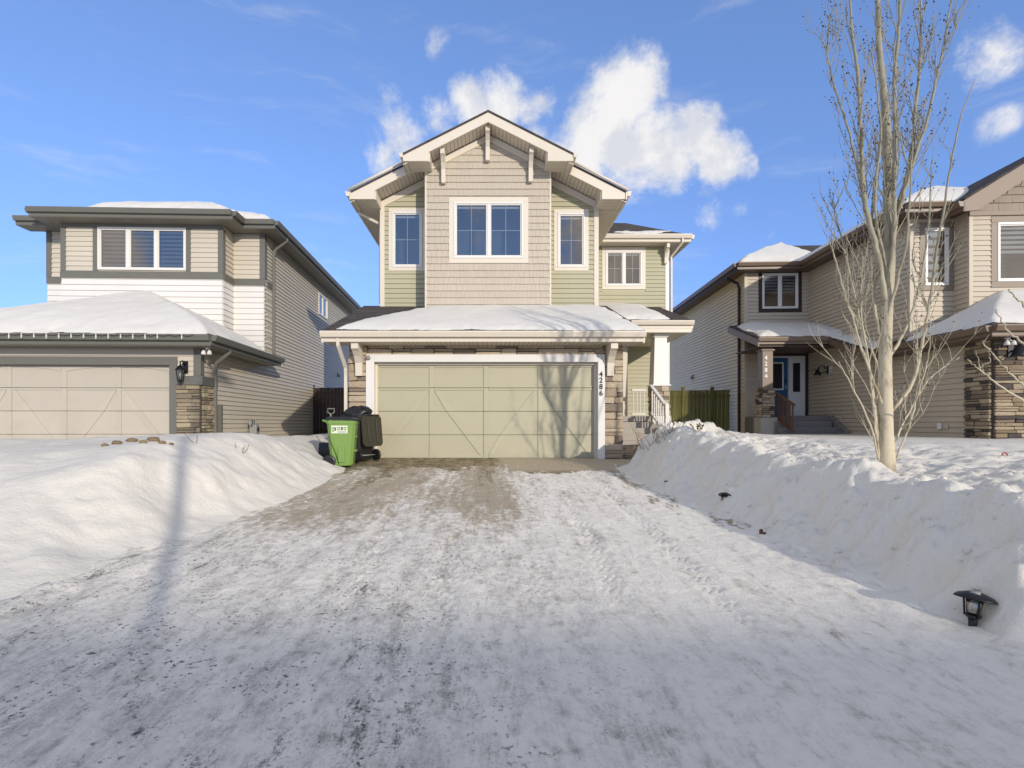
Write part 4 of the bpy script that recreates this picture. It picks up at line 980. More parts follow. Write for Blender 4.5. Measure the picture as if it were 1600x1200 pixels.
# entry section
g = wall(H3, (ue, gd), 0, [(0, 0), (-ue, 0), (-ue, zS3), (0, zS3)], [], 'right_vinyl')
wE = (u_(1190.5, gd)-ue, u_(1246.5, gd)-ue, z_(483, ue, gd), z_(428, ue, gd)); DO = (u_(1208, gd)-ue, u_(1257, gd)-ue, 1.06, z_(557, ue, gd))
bpy.data.objects.remove(g); out = [(0, 0), (-ue, 0), (-ue, zS3), (0, zS3)]
g = wall(H3, (ue, gd), 0, out, [wE], 'right_vinyl'); siding(g, [(0, 1.0), (-ue, 1.0), (-ue, zS3), (0, zS3)], [whole(wE, .12), (DO[0]-.1, DO[1]+.12, 0, DO[3]+.12)], 'right_vinyl', .13)
window(H3, (ue, gd), 0, *wE, 2, None, (6, .6, .4), 'dark_brown', .13)
g = wall(H3, (ue, 17), R(-90), [(0, 0), (17-gd, 0), (17-gd, zS3), (0, zS3)], [], 'bounce_lit_vinyl'); siding(g, [(0, .3), (17-gd, .3), (17-gd, zS3), (0, zS3)], [], 'bounce_lit_vinyl', .13)
box('corner_board', ue-.03, ue+.09, gd-.03, gd+.06, 1.0, zS3, 'right_vinyl', H3)
gutter((ue-.45, gd-.45), (-.45+.0, gd-.45), zE3, 'brown_gutter', H3, 'brown_gutter', .12, .13); gutter((ue-.45, 17), (ue-.45, gd-.45), zE3, 'brown_gutter', H3, 'dark_brown', .12, .13)
box('soffit', ue-.44, -.46, gd-.44, gd, zS3, zS3+.021, 'soffit_brown_x', H3); box('soffit', ue-.44, ue, gd+.001, 17, zS3, zS3+.02, 'soffit_brown_y', H3)
V6 = [(ue-.47, gd-.47, zE3), (.5, gd-.47, zE3), (3.0, gd+3, zE3+ro*3.47), (3.0, 17, zE3+ro*3.47), (ue-.47, 17, zE3), (ue+3, gd+3, zE3+ro*3.47), (ue+3, 17, zE3+ro*3.47)]
mesh('entry_roof', V6 + [(x, y, z-.05) for x, y, z in V6], [(0,1,2,5),(4,0,5,6),(5,2,3,6),(0,7,8,1),(4,11,7,0)], 'shingle', H3)
roof_snow('roof_snow', np.linspace(ue-.47, .3, 70), np.linspace(gd-.47, gd+3, 50), lambda u, v: zE3 + ro*np.minimum(u-ue+.47, v-gd+.47), .22, lambda u, v: np.minimum(u-ue+.3, v-gd+.40), 'snow mound on the roof over the blue front door', Rf, 58, .03, .3)
tube('downspout', [(ue-.42, gd+.55, zE3-.12), (ue-.4, gd+.55, zE3-.28), (ue-.12, gd+.35, zE3-.5), (ue-.08, gd+.3, zE3-.7), (ue-.08, gd+.3, .4)], .05, 'dark_brown', H3, 4, False)
# door, sidelight
dv = gd - .03
s0, s1, d0, d1 = ue+DO[0], ue+DO[1], DO[2], DO[3]
box('door_trim', s1, s1+.13, gd-.06, gd, d0-.05, d1+.22, 'dark_brown', H3); box('door_trim', s0-.35, s1, gd-.061, gd, d1, d1+.22, 'dark_brown', H3)
box('door_frame', s0-.2, s1, gd-.045, gd-.001, d1-.06, d1, 'white_trim', H3); xm = u_(1231, gd)
d = box('front_door', xm-.92, xm-.03, gd-.04, gd-.002, d0, d1-.062, 'blue_door', H3)
for a, b, c, e in ((xm-.78, xm-.17, d0+.92, d1-.22),):
    mesh('door_window_frame', *merge([cbox_geo(a, b, gd-.06, gd-.041, c, c+.05), cbox_geo(a, b, gd-.06, gd-.041, e-.05, e), cbox_geo(a, a+.05, gd-.06, gd-.041, c+.05, e-.05), cbox_geo(b-.05, b, gd-.06, gd-.041, c+.05, e-.05)]), 'white_trim', d)
    box('door_glass', a+.05, b-.05, gd-.046, gd-.041, c+.05, e-.05, 'black_plastic', d)
box('door_handle', xm-.13, xm-.08, gd-.09, gd-.041, d0+.95, d0+1.1, 'grey_metal', d); box('deadbolt', xm-.135, xm-.075, gd-.07, gd-.041, d0+1.2, d0+1.3, 'black_metal', d)
sdl = box('sidelight', xm, s1-.002, gd-.05, gd-.003, d0, d1-.062, 'white_trim', H3)
box('sidelight_glass', xm+.15, s1-.18, gd-.056, gd-.051, d0+.85, d1-.25, 'black_plastic', sdl)
# entry porch: deck, steps, post, roof
zd3 = 1.04; pv = 5.35
box('porch_deck', ue+.05, -.02, pv+.2, gd-.07, .4, zd3, 'step_wood', H3)
st0 = u_(1210, pv)
for k in range(3): box('step', st0, -.25+.1*k, pv+.2-.28*(k+1), pv+.2-.28*k-.003, .3, zd3-.19*(k+1), 'step_wood', H3, .012)
prism_u('stair_stringer', [(pv+.2, zd3), (pv+.2, .3), (pv-.75, .3), (pv-.75, .5)], -.2, -.12, 'step_wood', H3)
pc = u_(1202, pv); ptop = 3.28
box('post', pc-.17, pc+.17, pv+.1, pv+.44, 1.9, ptop, 'brown_fascia', H3, .01); box('post_cap', pc-.21, pc+.21, pv+.06, pv+.48, ptop-.12, ptop-.06, 'brown_fascia', H3)
box('post_core', pc-.18, pc+.18, pv+.09, pv+.45, .5, 1.9, 'mortar', H3)
for (p, a) in (((pc-.19, pv+.08), 0), ((pc+.19, pv+.08), R(90)), ((pc-.19, pv+.46), R(-90))): stones(H3, p, a, .38, zd3-.05, 1.95, 'stone_mixed', (.06, .13), (.12, .3), .045)
box('post_base', pc-.26, pc+.26, pv+.0, pv+.52, .2, zd3-.06, 'concrete', H3)
for k, ch in enumerate('4284'): text('house_number_digit', ch, .19, 'white_trim', H3, (pc-.06, pv+.094, 2.93-.2*k), (R(90), 0, 0), .005)
rail(H3, (ue+.12, pv+.3, 0), (pc-.22, pv+.3, 0), zd3-.35, zd3-.35, 1.2, 7, 'rail_wood', .05)
rail(H3, (pc+.25, pv+.25, 0), (pc+.42, pv-.7, 0), zd3-.1, zd3-.6, .95, 7, 'rail_wood', .045)
pz3 = z_(527, ue, pv-.1); pe0 = pv-.15; ppl = lambda v: pz3 + .36*(v-pe0); xl = u_(1184, pe0); xr = u_(1293, pe0)
prism_u('porch_roof', [(pe0-.02, ppl(pe0)), (gd+.3, ppl(gd+.3)), (gd+.3, ppl(gd+.3)-.06), (pe0-.02, ppl(pe0)-.06)], xl, -.02, 'shingle', H3)
prism_u('rake_board', [(pe0, ppl(pe0)-.065), (gd+.5, ppl(gd+.5)-.065), (gd+.5, ppl(gd+.5)-.3), (pe0, ppl(pe0)-.3)], xl+.01, xl+.05, 'brown_fascia', H3)
gutter((xl, pe0), (xr, pe0), pz3-.01, 'brown_fascia', H3, 'brown_fascia', .12, .13)
box('soffit', xl+.06, -.03, pe0+.03, gd-.08, pz3-.3, pz3-.27, 'soffit_brown_x', H3)
# sliver of the same plane running down the garage flank
vs0 = 2.9
prism_u('flank_roof', [(vs0, ppl(vs0)), (pe0-.03, ppl(pe0-.03)), (pe0-.03, ppl(pe0-.03)-.06), (vs0, ppl(vs0)-.06)], xr, -.025, 'shingle', H3)
prism_u('flank_fascia', [(vs0, ppl(vs0)-.065), (pe0-.03, ppl(pe0)-.065), (pe0-.03, ppl(pe0)-.26), (vs0, ppl(vs0)-.26)], xr+.0, xr+.04, 'brown_gutter', H3)
roof_snow('roof_snow', np.linspace(xl, 0, 80), np.linspace(vs0, gd, 90), lambda u, v: ppl(v), .2,
          lambda u, v: np.minimum(np.minimum(u-xl-.12, np.where(v < pe0, u-xr-.04, 9)), np.minimum(np.where(u < xr, v-pe0-.08, v-vs0-.1), .6 + .8*np.sin(u*2.2)*.2 + (gd-v)*.5)), 'rounded snow on the little porch roof over the blue door', Rf, 68, .03, .3)
# garage hip roof
V7 = [(-.45, gE, gZ), (6, gE, gZ), (6, va, gZ+.5*(va-gE)), (-.45+(va-gE), va, gZ+.5*(va-gE)), (-.45, va, gZ), (-.45, vs0+.05, gZ), (0, vs0+.05, gZ+.22), (0, va, gZ+.225)]
mesh('garage_roof', V7 + [(x, y, z-.06) for x, y, z in V7], [(0,1,2,3),(4,0,3,7),(5,4,7,6),(0,8,9,1),(4,12,8,0),(5,13,12,4)], 'shingle', H3)
gutter((-.45, vs0+.1), (-.45, gE), gZ, 'brown_gutter', H3, 'brown_gutter', .13, .13); gutter((-.45, gE), (6, gE), gZ, 'brown_gutter', H3, 'brown_fascia', .13, .13)
box('soffit', -.44, 6, gE+.01, -.06, gZ-.24, gZ-.22, 'soffit_brown_x', H3); box('soffit', -.44, -.01, -.059, vs0, gZ-.24, gZ-.221, 'soffit_brown_y', H3)
roof_snow('roof_snow', np.linspace(-.45, 5.5, 110), np.linspace(gE, va, 60), lambda u, v: gZ + .5*np.minimum(u+.45, v-gE), .17, lambda u, v: np.minimum(np.minimum(u+.36, v-gE-.08), (va-.1-v)+.25*fbm(u*1.3, v*0, 5, 2)), 'snow on the stone cornered garage roof at the right edge', Rf, 78, .025, .22)

# ================================================================== FENCES
def fence(p0, p1, z0, z1, label, step=.145, posts=(0, .5, 1), mat='fence_wood'):
    p0, p1 = Vector(p0), Vector(p1); d = p1 - p0; ln = d.length; a = math.atan2(d.y, d.x)
    f = thing('fence', (p0.x, p0.y, z0), label, 'fence', a); h = z1 - z0; n = int(ln/step)
    V, F = cbox_geo(0, step-.008, -.01, .01, 0, 1, .004); me = bpy.data.meshes.new('board'); me.from_pydata(V, [], F); me.update(); me.materials.append(MAT[mat])
    for k in range(n): link('board', me, f, (k*step, -.03, .04), 0, (1, 1, h - random.uniform(.06, .1)))
    for t in posts: box('post', ln*t-.055, ln*t+.055, -.07, .05, 0, h+.12, mat, f, .012)
    for zz in (.25, h-.28): box('rail', 0, ln, -.018, .03, zz, zz+.09, mat, f)
    box('cap_board', 0, ln, -.06, .04, h-.045, h-.01, mat, f)
    return f
fence((6.05, 19.6), (8.95, 19.2), .2, 2.05, 'olive green wooden gate fence between the green house and the right house', posts=(.03, .42, .78))
fence((-7.05, 20.2), (-3.2, 19.8), .2, 2.2, 'wooden fence with shade put into its dark colour between the tan house and the green house', posts=(0, .5, .98), mat='dark_brown')  # assumed fence, coloured dark to carry the shade of the gap

# ================================================================== SMALL THINGS ON THE HOUSES
def lantern(name, loc, rz, label, s=1.0):
    t = thing(name, loc, label, 'lamp', rz)
    box('back_plate', -.05*s, .05*s, -.025, -.002, -.02*s, .2*s, 'black_metal', t, .01)
    tube('arm', [(0, -.02, .12*s), (0, -.1*s, .2*s), (0, -.17*s, .17*s), (0, -.17*s, .1*s)], .012*s, 'black_metal', t, 8)
    lathe('roof_cap', [(.0, .12*s), (.03*s, .1*s), (.085*s, .03*s), (.09*s, .015*s), (.0, .015*s)], 'black_metal', t, 8, (0, -.17*s, 0))
    lathe('lamp_glass', [(.065*s, .014*s), (.045*s, -.15*s)], 'window_glass', t, 8, (0, -.17*s, 0), smooth=False)
    lathe('bulb', [(.0, -.02*s), (.02*s, -.04*s), (.022*s, -.08*s), (.0, -.12*s)], 'white_trim', t, 8, (0, -.17*s, 0))
    for k in range(4):
        a = math.pi/4 + k*math.pi/2; tube('bar', [(.068*s*math.cos(a), -.17*s+.068*s*math.sin(a), .014*s), (.048*s*math.cos(a), -.17*s+.048*s*math.sin(a), -.15*s)], .006*s, 'black_metal', t, 5)
    lathe('base', [(.05*s, -.15*s), (.055*s, -.17*s), (.012*s, -.2*s), (.0, -.24*s)], 'black_metal', t, 8, (0, -.17*s, 0))
    return t
def at_house(F_, u, v, z): return (F_.ax + u*F_.c - v*F_.s, F_.ay + u*F_.s + v*F_.c, z)
lantern('wall_lantern', at_house(Lf, Lf.u(290, -.04), -.04, Lf.z(582, 0, 0)), Lf.th, 'dark wall lantern above the stone pier of the tan house garage', 1.25)
def scroll_lamp(loc, rz, label, s=1.0, plate=False):
    t = thing('wall_lamp', loc, label, 'lamp', rz)
    if plate: box('mount_plate', .02, .2*s, -.02, -.002, -.06*s, .12*s, 'white_trim', t)
    box('back_plate', -.04*s, .04*s, -.03, -.0205, -.1*s, .12*s, 'black_metal', t)
    pts = [(0, -.03, -.02)] + [(0, -.14*s - .11*s*math.cos(a), .03*s + .12*s*math.sin(a)) for a in np.linspace(-.3*math.pi, .95*math.pi, 14)]
    tube('scroll_arm', [(x*s - .10*s*i/14, y, z) for i, (x, y, z) in enumerate(pts)], .013*s, 'black_metal', t, 7)
    lathe('shade', [(.025*s, .06*s), (.04*s, .05*s), (.08*s, -.06*s), (.1*s, -.1*s), (.085*s, -.1*s)], 'black_metal', t, 14, (-.1*s, -.24*s, -.02*s))
    lathe('bulb', [(.0, 0), (.03*s, -.03*s), (.03*s, -.07*s), (.0, -.1*s)], 'white_trim', t, 10, (-.1*s, -.24*s, -.04*s))
    return t
scroll_lamp(at_house(Rf, Rf.u(1274, 5.9)*0 - .0, 5.9, 2.55), Rf.th - R(90), 'black scroll lamp on the side wall by the blue door', 1.2, True)
scroll_lamp(at_house(Rf, Rf.u(1578, -.06), -.06, Rf.z(548, .2, 0)), Rf.th, 'black scroll lamp on the sunlit stone at the right edge', 1.5)
def flood(loc, rz, label):
    t = thing('flood_light', loc, label, 'lamp', rz)
    lathe('mount', [(.05, 0), (.05, .03), (.02, .05)], 'white_trim', t, 12)
    for s in (-1, 1):
        tube('neck', [(0, 0, .0), (.05*s, -.04, -.05)], .014, 'white_trim', t, 7)
        lathe('lamp_head', [(.02, .04), (.045, 0), (.055, -.06), (.0, -.065)], 'white_trim', t, 12, (.065*s, -.06, -.08))
flood(at_house(Rf, .02, -.32, gZ-.26), Rf.th, 'white twin flood light under the soffit of the stone garage corner')
flood(at_house(Lf, .28, -.2, 2.48), Lf.th, 'small white flood light under the tan house garage soffit')
def meter(loc, rz):
    t = thing('gas_meter', loc, 'grey gas meter with pipes low on the tan side wall', 'gas meter', rz)
    box('meter_body', -.13, .13, -.26, -.06, .0, .34, 'grey_metal', t, .03)
    lathe('regulator', [(.0, -.03), (.1, -.02), (.1, .02), (.0, .04)], 'grey_metal', t, 16, (-.26, -.17, .38), 'y')
    tube('inlet_pipe', [(-.26, -.16, -.4), (-.26, -.16, .45), (-.09, -.16, .45), (-.08, -.16, .33)], .022, 'grey_metal', t, 8)
    tube('outlet_pipe', [(.08, -.16, .33), (.09, -.16, .46), (.2, -.12, .46), (.2, .0, .46)], .022, 'grey_metal', t, 8)
    lathe('dial', [(.0, -.02), (.06, -.015), (.06, .0)], 'black_metal', t, 14, (0, -.265, .2), 'y')
meter(at_house(Lf, .0, Lf.v(394, .1), .42), Lf.th + R(90))
def vent(loc, rz, label):
    t = thing('wall_vent', loc, label, 'vent', rz)
    box('vent_plate', -.1, .1, -.02, -.001, -.1, .1, 'grey_metal', t, .008)
    prism_u('vent_hood', [(-.021, .09), (-.12, -.05), (-.12, -.09), (-.021, -.09)], -.08, .08, 'grey_metal', t)
vent(at_house(Lf, .02, Lf.v(527, 0), 3.05), Lf.th + R(90), 'small hooded vent on the shaded side wall of the tan house')
vent(at_house(Rf, -2.22, Rf.v(1083, -2.2), 2.95), Rf.th - R(90), 'small hooded vent on the left flank of the right house')
t = thing('outlet_box', at_house(Rf, -.02, Rf.v(1471, 0), .72), 'pale outlet box low on the garage side wall behind the aspen', 'outlet', Rf.th - R(90))
box('cover', -.06, .06, -.05, -.002, -.08, .08, 'white_trim', t, .01); box('mount_plate', .09, .24, -.03, -.002, -.07, .06, 'right_vinyl', t, .01)
t = thing('utility_pipe', at_house(Lf, .06, Lf.v(501, .1), .25), 'thin grey service pipe and meter box on the shaded side of the tan house', 'utility box', Lf.th + R(90))
box('meter_box', -.18, .12, -.16, -.01, .95, 1.5, 'grey_metal', t, .02); tube('conduit', [(0, -.08, -.2), (0, -.08, .95)], .03, 'grey_metal', t, 8); lathe('dial_glass', [(.09, 0), (.09, -.08), (.0, -.1)], 'grey_metal', t, 14, (-.03, -.165, 1.3), 'y')

# ================================================================== WASTE CARTS
def wheel(parent, loc, r=.125, w=.05):
    o = lathe('wheel', [(r*.6, -w*.4), (r*.92, -w/2), (r, -w*.3), (r, w*.3), (r*.92, w/2), (r*.6, w*.4)], 'black_plastic', parent, 24, loc, 'x')
    parts = [tube_geo([(-.012, 0, 0), (.012, 0, 0)], r*.22, 12)]
    for k in range(6):
        a = k*math.pi/3; parts.append(tube_geo([(0, r*.2*math.cos(a), r*.2*math.sin(a)), (0, r*.66*math.cos(a), r*.66*math.sin(a))], .012, 5))
    mesh('rim', *merge(parts), 'grey_metal', o)
def cart(name, loc, rz, label, h, wd, dp, mat, lidmat, lid_open=False):
    """two-wheeled cart; its back (handle and wheels) faces local +y, its front local -y"""
    t = thing(name, loc, label, 'waste cart', rz)
    def ring(z, a, b, y0, ch=.05): 
        return [(-a+ch, y0-b, z), (a-ch, y0-b, z), (a, y0-b+ch, z), (a, y0+b-ch, z), (a-ch, y0+b, z), (-a+ch, y0+b, z), (-a, y0+b-ch, z), (-a, y0-b+ch, z)]
    z0 = .03
    lv = [(z0, .38, .33, 0), (z0+.02, .40, .36, 0), (h*.45, .44, .42, 0), (h*.86, .475, .475, 0), (h*.865, .50, .50, 0), (h*.93, .505, .505, 0), (h*.935, .46, .46, 0), (h*.6, .43, .42, 0)]
    V, F = [], []
    for z, a, b, y in lv: V += ring(z, a*wd, b*dp, y)
    for i in range(len(lv)-1):
        for k in range(8): F.append((i*8+k, i*8+(k+1) % 8, (i+1)*8+(k+1) % 8, (i+1)*8+k))
    F.append(tuple(range(7, -1, -1))); F.append(tuple(range((len(lv)-1)*8, len(lv)*8)))
    mesh('cart_body', V, F, mat, t)
    for s in (-1, 1):
        box('side_rib', s*.40*wd, s*.462*wd, -.12*dp, .12*dp, .1, h*.42, mat, t, .012)
    for z in (h*.3, h*.58, h*.76): box('front_rib', -.2*wd, .2*wd, -.46*dp-.012, -.38*dp, z, z+.045, mat, t, .01)
    tube('handle', [(-.38*wd, .48*dp, h*.9), (-.38*wd, .62*dp, h*.93), (.38*wd, .62*dp, h*.93), (.38*wd, .48*dp, h*.9)], .018, mat, t, 8)
    tube('axle', [(-.5*wd, .36*dp, .12), (.5*wd, .36*dp, .12)], .014, 'grey_metal', t, 8)
    for s in (-1, 1): wheel(t, (s*.50*wd, .40*dp, .118))
    def lidgeo():
        L0 = ring(0, .53*wd, .54*dp, 0, .06); L1 = ring(.03, .53*wd, .54*dp, 0, .06); L2 = ring(.065, .40*wd, .42*dp, 0, .06)
        V = L0+L1+L2; F = []
        for i in range(2):
            for k in range(8): F.append((i*8+k, i*8+(k+1) % 8, (i+1)*8+(k+1) % 8, (i+1)*8+k))
        F.append(tuple(range(7, -1, -1))); F.append(tuple(range(16, 24))); return V, F
    V, F = lidgeo()
    if lid_open:
        lid = mesh('lid', V, F, lidmat, t); lid.location = (0, .66*dp, h*.93-.54*dp); lid.rotation_euler = (R(96), 0, 0)
        box('lid_rib', -.26*wd, -.2*wd, -.4*dp, .4*dp, -.02, .0, lidmat, lid, .006); box('lid_rib', .2*wd, .26*wd, -.4*dp, .4*dp, -.02, .0, lidmat, lid, .006)
    else:
        lid = mesh('lid', V, F, lidmat, t); lid.location = (0, 0, h*.935); lid.rotation_euler = (R(2), 0, 0)
        box('lid_lip', -.2*wd, .2*wd, -.60*dp, -.53*dp, .0, .03, lidmat, lid, .01)
    return t
gx, gy = (536-CX)*10.05/FPX, 10.05
t = cart('waste_cart', (gx, gy, dplane(np.array(gy))+.02), R(98), 'green waste cart with black lid and white label left of the garage door', .97, .52, .56, 'green_plastic', 'black_plastic')
lb = box('cart_label', -.10, .20, -.001, .003, 0, .15, 'label_white', t, .001); lb.rotation_euler = (R(2.5), 0, R(-90)); lb.location = (-.254, .08, .655)
for k, (a, b, c, d) in enumerate(((-.085, -.05, .03, .12), (-.045, -.01, .05, .12), (.01, .06, .06, .125), (.075, .12, .06, .125), (.135, .18, .06, .125), (.01, .18, .02, .035))):
    o = box('label_mark', a, b, -.003, -.0011, c, d, 'green_plastic' if k % 2 == 0 else 'grey_plastic', lb, .0005)
    if k in (0, 2, 4): box('label_mark', a+.012, b-.012, -.0045, -.0031, c+.02, d-.02, 'label_white', lb, .0003)
tube('cart_strap', [(-.262, .24, .62), (-.258, .16, .42), (-.25, .1, .28), (-.235, .04, .06)], .005, 'black_plastic', t, 5)
bx_, by_ = (561-CX)*10.85/FPX, 10.85
t2 = cart('waste_cart', (bx_, by_, .0), R(238), 'black waste cart with its lid hanging open beside the garage door trim', 1.03, .52, .60, 'black_plastic', 'olive_plastic', True)
def lump(name, loc, r, mat, label, cat, seed, sq=(1, 1, .5)):
    rng = np.random.default_rng(seed); V, F = [], []; nu, nv = 22, 12
    for j in range(nv+1):
        ph = math.pi*j/nv
        for i in range(nu):
            th = 2*math.pi*i/nu; p = np.array([math.sin(ph)*math.cos(th), math.sin(ph)*math.sin(th), math.cos(ph)])
            n = float(fbm(np.array([p[0]*1.8+p[2]*2+seed]), np.array([p[1]*1.8-p[2]]), seed, 4, .65)[0]); q = p*r*(1+.55*n)
            V.append((q[0]*sq[0], q[1]*sq[1], q[2]*sq[2]))
    for j in range(nv):
        for i in range(nu): F.append((j*nu+i, (j+1)*nu+i, (j+1)*nu+(i+1) % nu, j*nu+(i+1) % nu))
    o = mesh(name, V, F, mat, None, True, loc); return tag(o, label, cat)
lump('garbage_bag', (bx_-.02, by_-.02, 1.0), .25, 'black_plastic', 'glossy black garbage bag bulging out of the black waste cart', 'bag', 5, (1.05, .9, .55))
MAT['black_plastic'].node_tree.nodes['Principled BSDF'].inputs['Roughness'].default_value = .38
t4 = thing('snow_shovel', (bx_-.62, by_-.05, 0), 'snow shovel with a grey D-shaped grip behind the green waste cart', 'shovel')
tube('shaft', [(0, 0, .25), (0, .12, 1.0)], .016, 'grey_metal', t4, 8); tube('grip', [(0, .12, .98), (-.07, .13, 1.02), (-.07, .14, 1.1), (.07, .14, 1.1), (.07, .13, 1.02), (0, .12, .98)], .015, 'grey_plastic', t4, 8)
prism_u('scoop', [(-.03, .0), (.02, .0), (.06, .36), (.03, .38), (-.02, .2)], -.22, .22, 'black_plastic', t4)

# ================================================================== PATH LIGHTS AND DEBRIS IN THE BANK
def path_light(loc, tilt, label, s=1.0, group='path lights along the right bank'):
    t = thing('path_light', loc, label, 'path light', 0, group); t.rotation_euler = tilt
    lathe('stake', [(.017*s, -.18*s), (.02*s, .0), (.024*s, .045*s), (.0, .045*s)], 'black_plastic', t, 12)
    lathe('lens_cup', [(.022*s, .045*s), (.036*s, .055*s), (.038*s, .07*s), (.0, .07*s)], 'black_plastic', t, 14)
    lathe('lens', [(.034*s, .07*s), (.042*s, .17*s)], 'window_glass', t, 16)
    for k in range(3):
        a = k*2*math.pi/3 + 2.4; tube('strut', [(.04*s*math.cos(a), .04*s*math.sin(a), .06*s), (.05*s*math.cos(a), .05*s*math.sin(a), .175*s)], .0055*s, 'black_plastic', t, 6)
    cp = lathe('cap', [(.0, .21*s), (.03*s, .208*s), (.05*s, .2*s), (.082*s, .188*s), (.1*s, .172*s), (.104*s, .162*s), (.098*s, .162*s), (.0, .17*s)], 'black_metal', t, 28); cp.rotation_euler = (R(-6), R(7), 0)
    lathe('solar_panel', [(.0, .2135*s), (.034*s, .211*s), (.034*s, .2*s)], 'grey_metal', t, 4)
    return t
def on_bank(px, py):
    """point of the snow surface on a line of sight"""
    a, b = (px-CX)/FPX, (CY-py)/FPX; Y = np.arange(2.0, 14, .01); q = snow_z(a*Y, Y); hit = np.nonzero(CAMZ + b*Y <= q)[0]
    k = hit[0] if len(hit) else -1
    return a*Y[k], Y[k], float(q[k])
lx, ly = 2.94, 3.13; lz = snow_at(lx, ly)
path_light((lx, ly, lz+.03), (R(2), R(3), 0), 'black dish capped path light standing in the snow at lower right', 1.0)
x, y, z = on_bank(1131, 781); path_light((x, y, z-.12), (R(-8), R(14), 0), 'nearly buried black path light halfway up the right bank', .95)
x, y, z = on_bank(1041, 755); path_light((x, y, z-.155), (R(-10), R(22), 0), 'dark tip of a buried path light nearest the garage', .95)
x, y, z = on_bank(1196, 834)
t = thing('edging_board', (x, y, z-.01), 'broken dark edging piece with a rusty end poking out of the bank', 'edging', R(-38))
box('strip', -.02, .17, -.012, .012, -.03, .022, 'black_plastic', t, .005); box('rusty_stub', -.055, -.022, -.015, .015, -.04, .05, 'rail_wood', t, .006)
x, y, z = on_bank(1570, 713); t = thing('marker_hoop', (x, y, z), 'tiny red wire hoop in the snowy yard at far right', 'marker')
tube('hoop', [(.035*math.cos(a), 0, .04*math.sin(a)) for a in np.linspace(0, math.pi, 10)], .007, 'red_plastic', t, 6)
# scraped clods on the left bank
rng = random.Random(12)
CL = ['large flat', 'broad middle', 'small pale', 'highest', 'rightmost but one', 'leftmost small', 'rightmost tiny']
for k, (px, py, s) in enumerate(((182, 683, .06), (206, 679, .075), (224, 681, .045), (240, 678, .07), (254, 682, .045), (164, 686, .04), (268, 684, .03))):
    x, y, z = on_bank(px, py+11); o = lump('soil_clod', (x, y, z+.015), s, 'soil', CL[k] + ' brown clod of frozen soil on top of the left bank', 'soil', 60+k, (.95, .8, .45)); o['group'] = 'soil clods on the left bank'

# ================================================================== TREES AND TWIGS
def catmull(P, n=5):
    P = [Vector(p) for p in P]; P = [P[0]*2-P[1]] + P + [P[-1]*2-P[-2]]; out = []
    for i in range(1, len(P)-2):
        for k in range(n):
            t = k/n; a, b, c, d = P[i-1], P[i], P[i+1], P[i+2]
            out.append(.5*((2*b) + (c-a)*t + (2*a-5*b+4*c-d)*t*t + (3*b-a-3*c+d)*t**3))
    return out + [P[-2]]
TR = random.Random(21)
def twig_parts(pts, r0, parts, buds, level, dens, ln):
    """side shoots from a limb, tending upward"""
    L_ = sum((pts[i+1]-pts[i]).length for i in range(len(pts)-1)); n = int(L_*dens)
    for _ in range(n):
        i = TR.randint(max(1, len(pts)//6), len(pts)-2); p = pts[i]; t = (pts[i+1]-pts[i]).normalized()
        side = Vector((TR.gauss(0, 1), TR.gauss(0, 1), TR.gauss(.1, .5))).normalized()
        d = (t*.8 + side*.6 + Vector((0, 0, .45))).normalized(); l = ln*TR.uniform(.35, 1.1); q = p.copy(); path = [q.copy()]; m = 6
        for k in range(m):
            d = (d + Vector((TR.gauss(0, .13), TR.gauss(0, .13), .12+TR.gauss(0, .07)))).normalized(); q = q + d*l/m; path.append(q.copy())
        r = max(.003, r0*TR.uniform(.2, .38)); rad = [r*(1-.75*k/m) for k in range(m+1)]
        parts.append(tube_geo(path, rad, 5 if level else 6, False))
        if level > 0: twig_parts(path, r, parts, buds, level-1, dens*1.1, ln*.45)
        else:
            for k in range(2, m+1):
                if TR.random() < .5: buds.append(path[k])
def blobs_geo(pts, s):
    V, F = [], []
    for p in pts:
        b = len(V); k = s*TR.uniform(.6, 1.5); a = TR.uniform(0, 6.28); d = Vector((math.cos(a), math.sin(a), .9)).normalized()*k*1.7; e = Vector((-math.sin(a), math.cos(a), .2))*k*.6; f = d.cross(e).normalized()*k*.5
        V += [p-d*.3, p+e+d*.3, p+f+d*.3, p-e+d*.3, p-f+d*.3, p+d]; F += [(b, b+2, b+1), (b, b+3, b+2), (b, b+4, b+3), (b, b+1, b+4), (b+5, b+1, b+2), (b+5, b+2, b+3), (b+5, b+3, b+4), (b+5, b+4, b+1)]
    return V, F
TY = 5.94; TX = (1385-CX)*TY/FPX; tz0 = snow_at(TX, TY) - .05
tree = thing('aspen_tree', (TX, TY, tz0), 'tall bare pale barked aspen with upright branches in the snow at right', 'tree')
def tp(px, py, dy=0): return Vector(((px-CX)*(TY+dy)/FPX - TX, dy, CAMZ + (CY-py)*(TY+dy)/FPX - tz0))
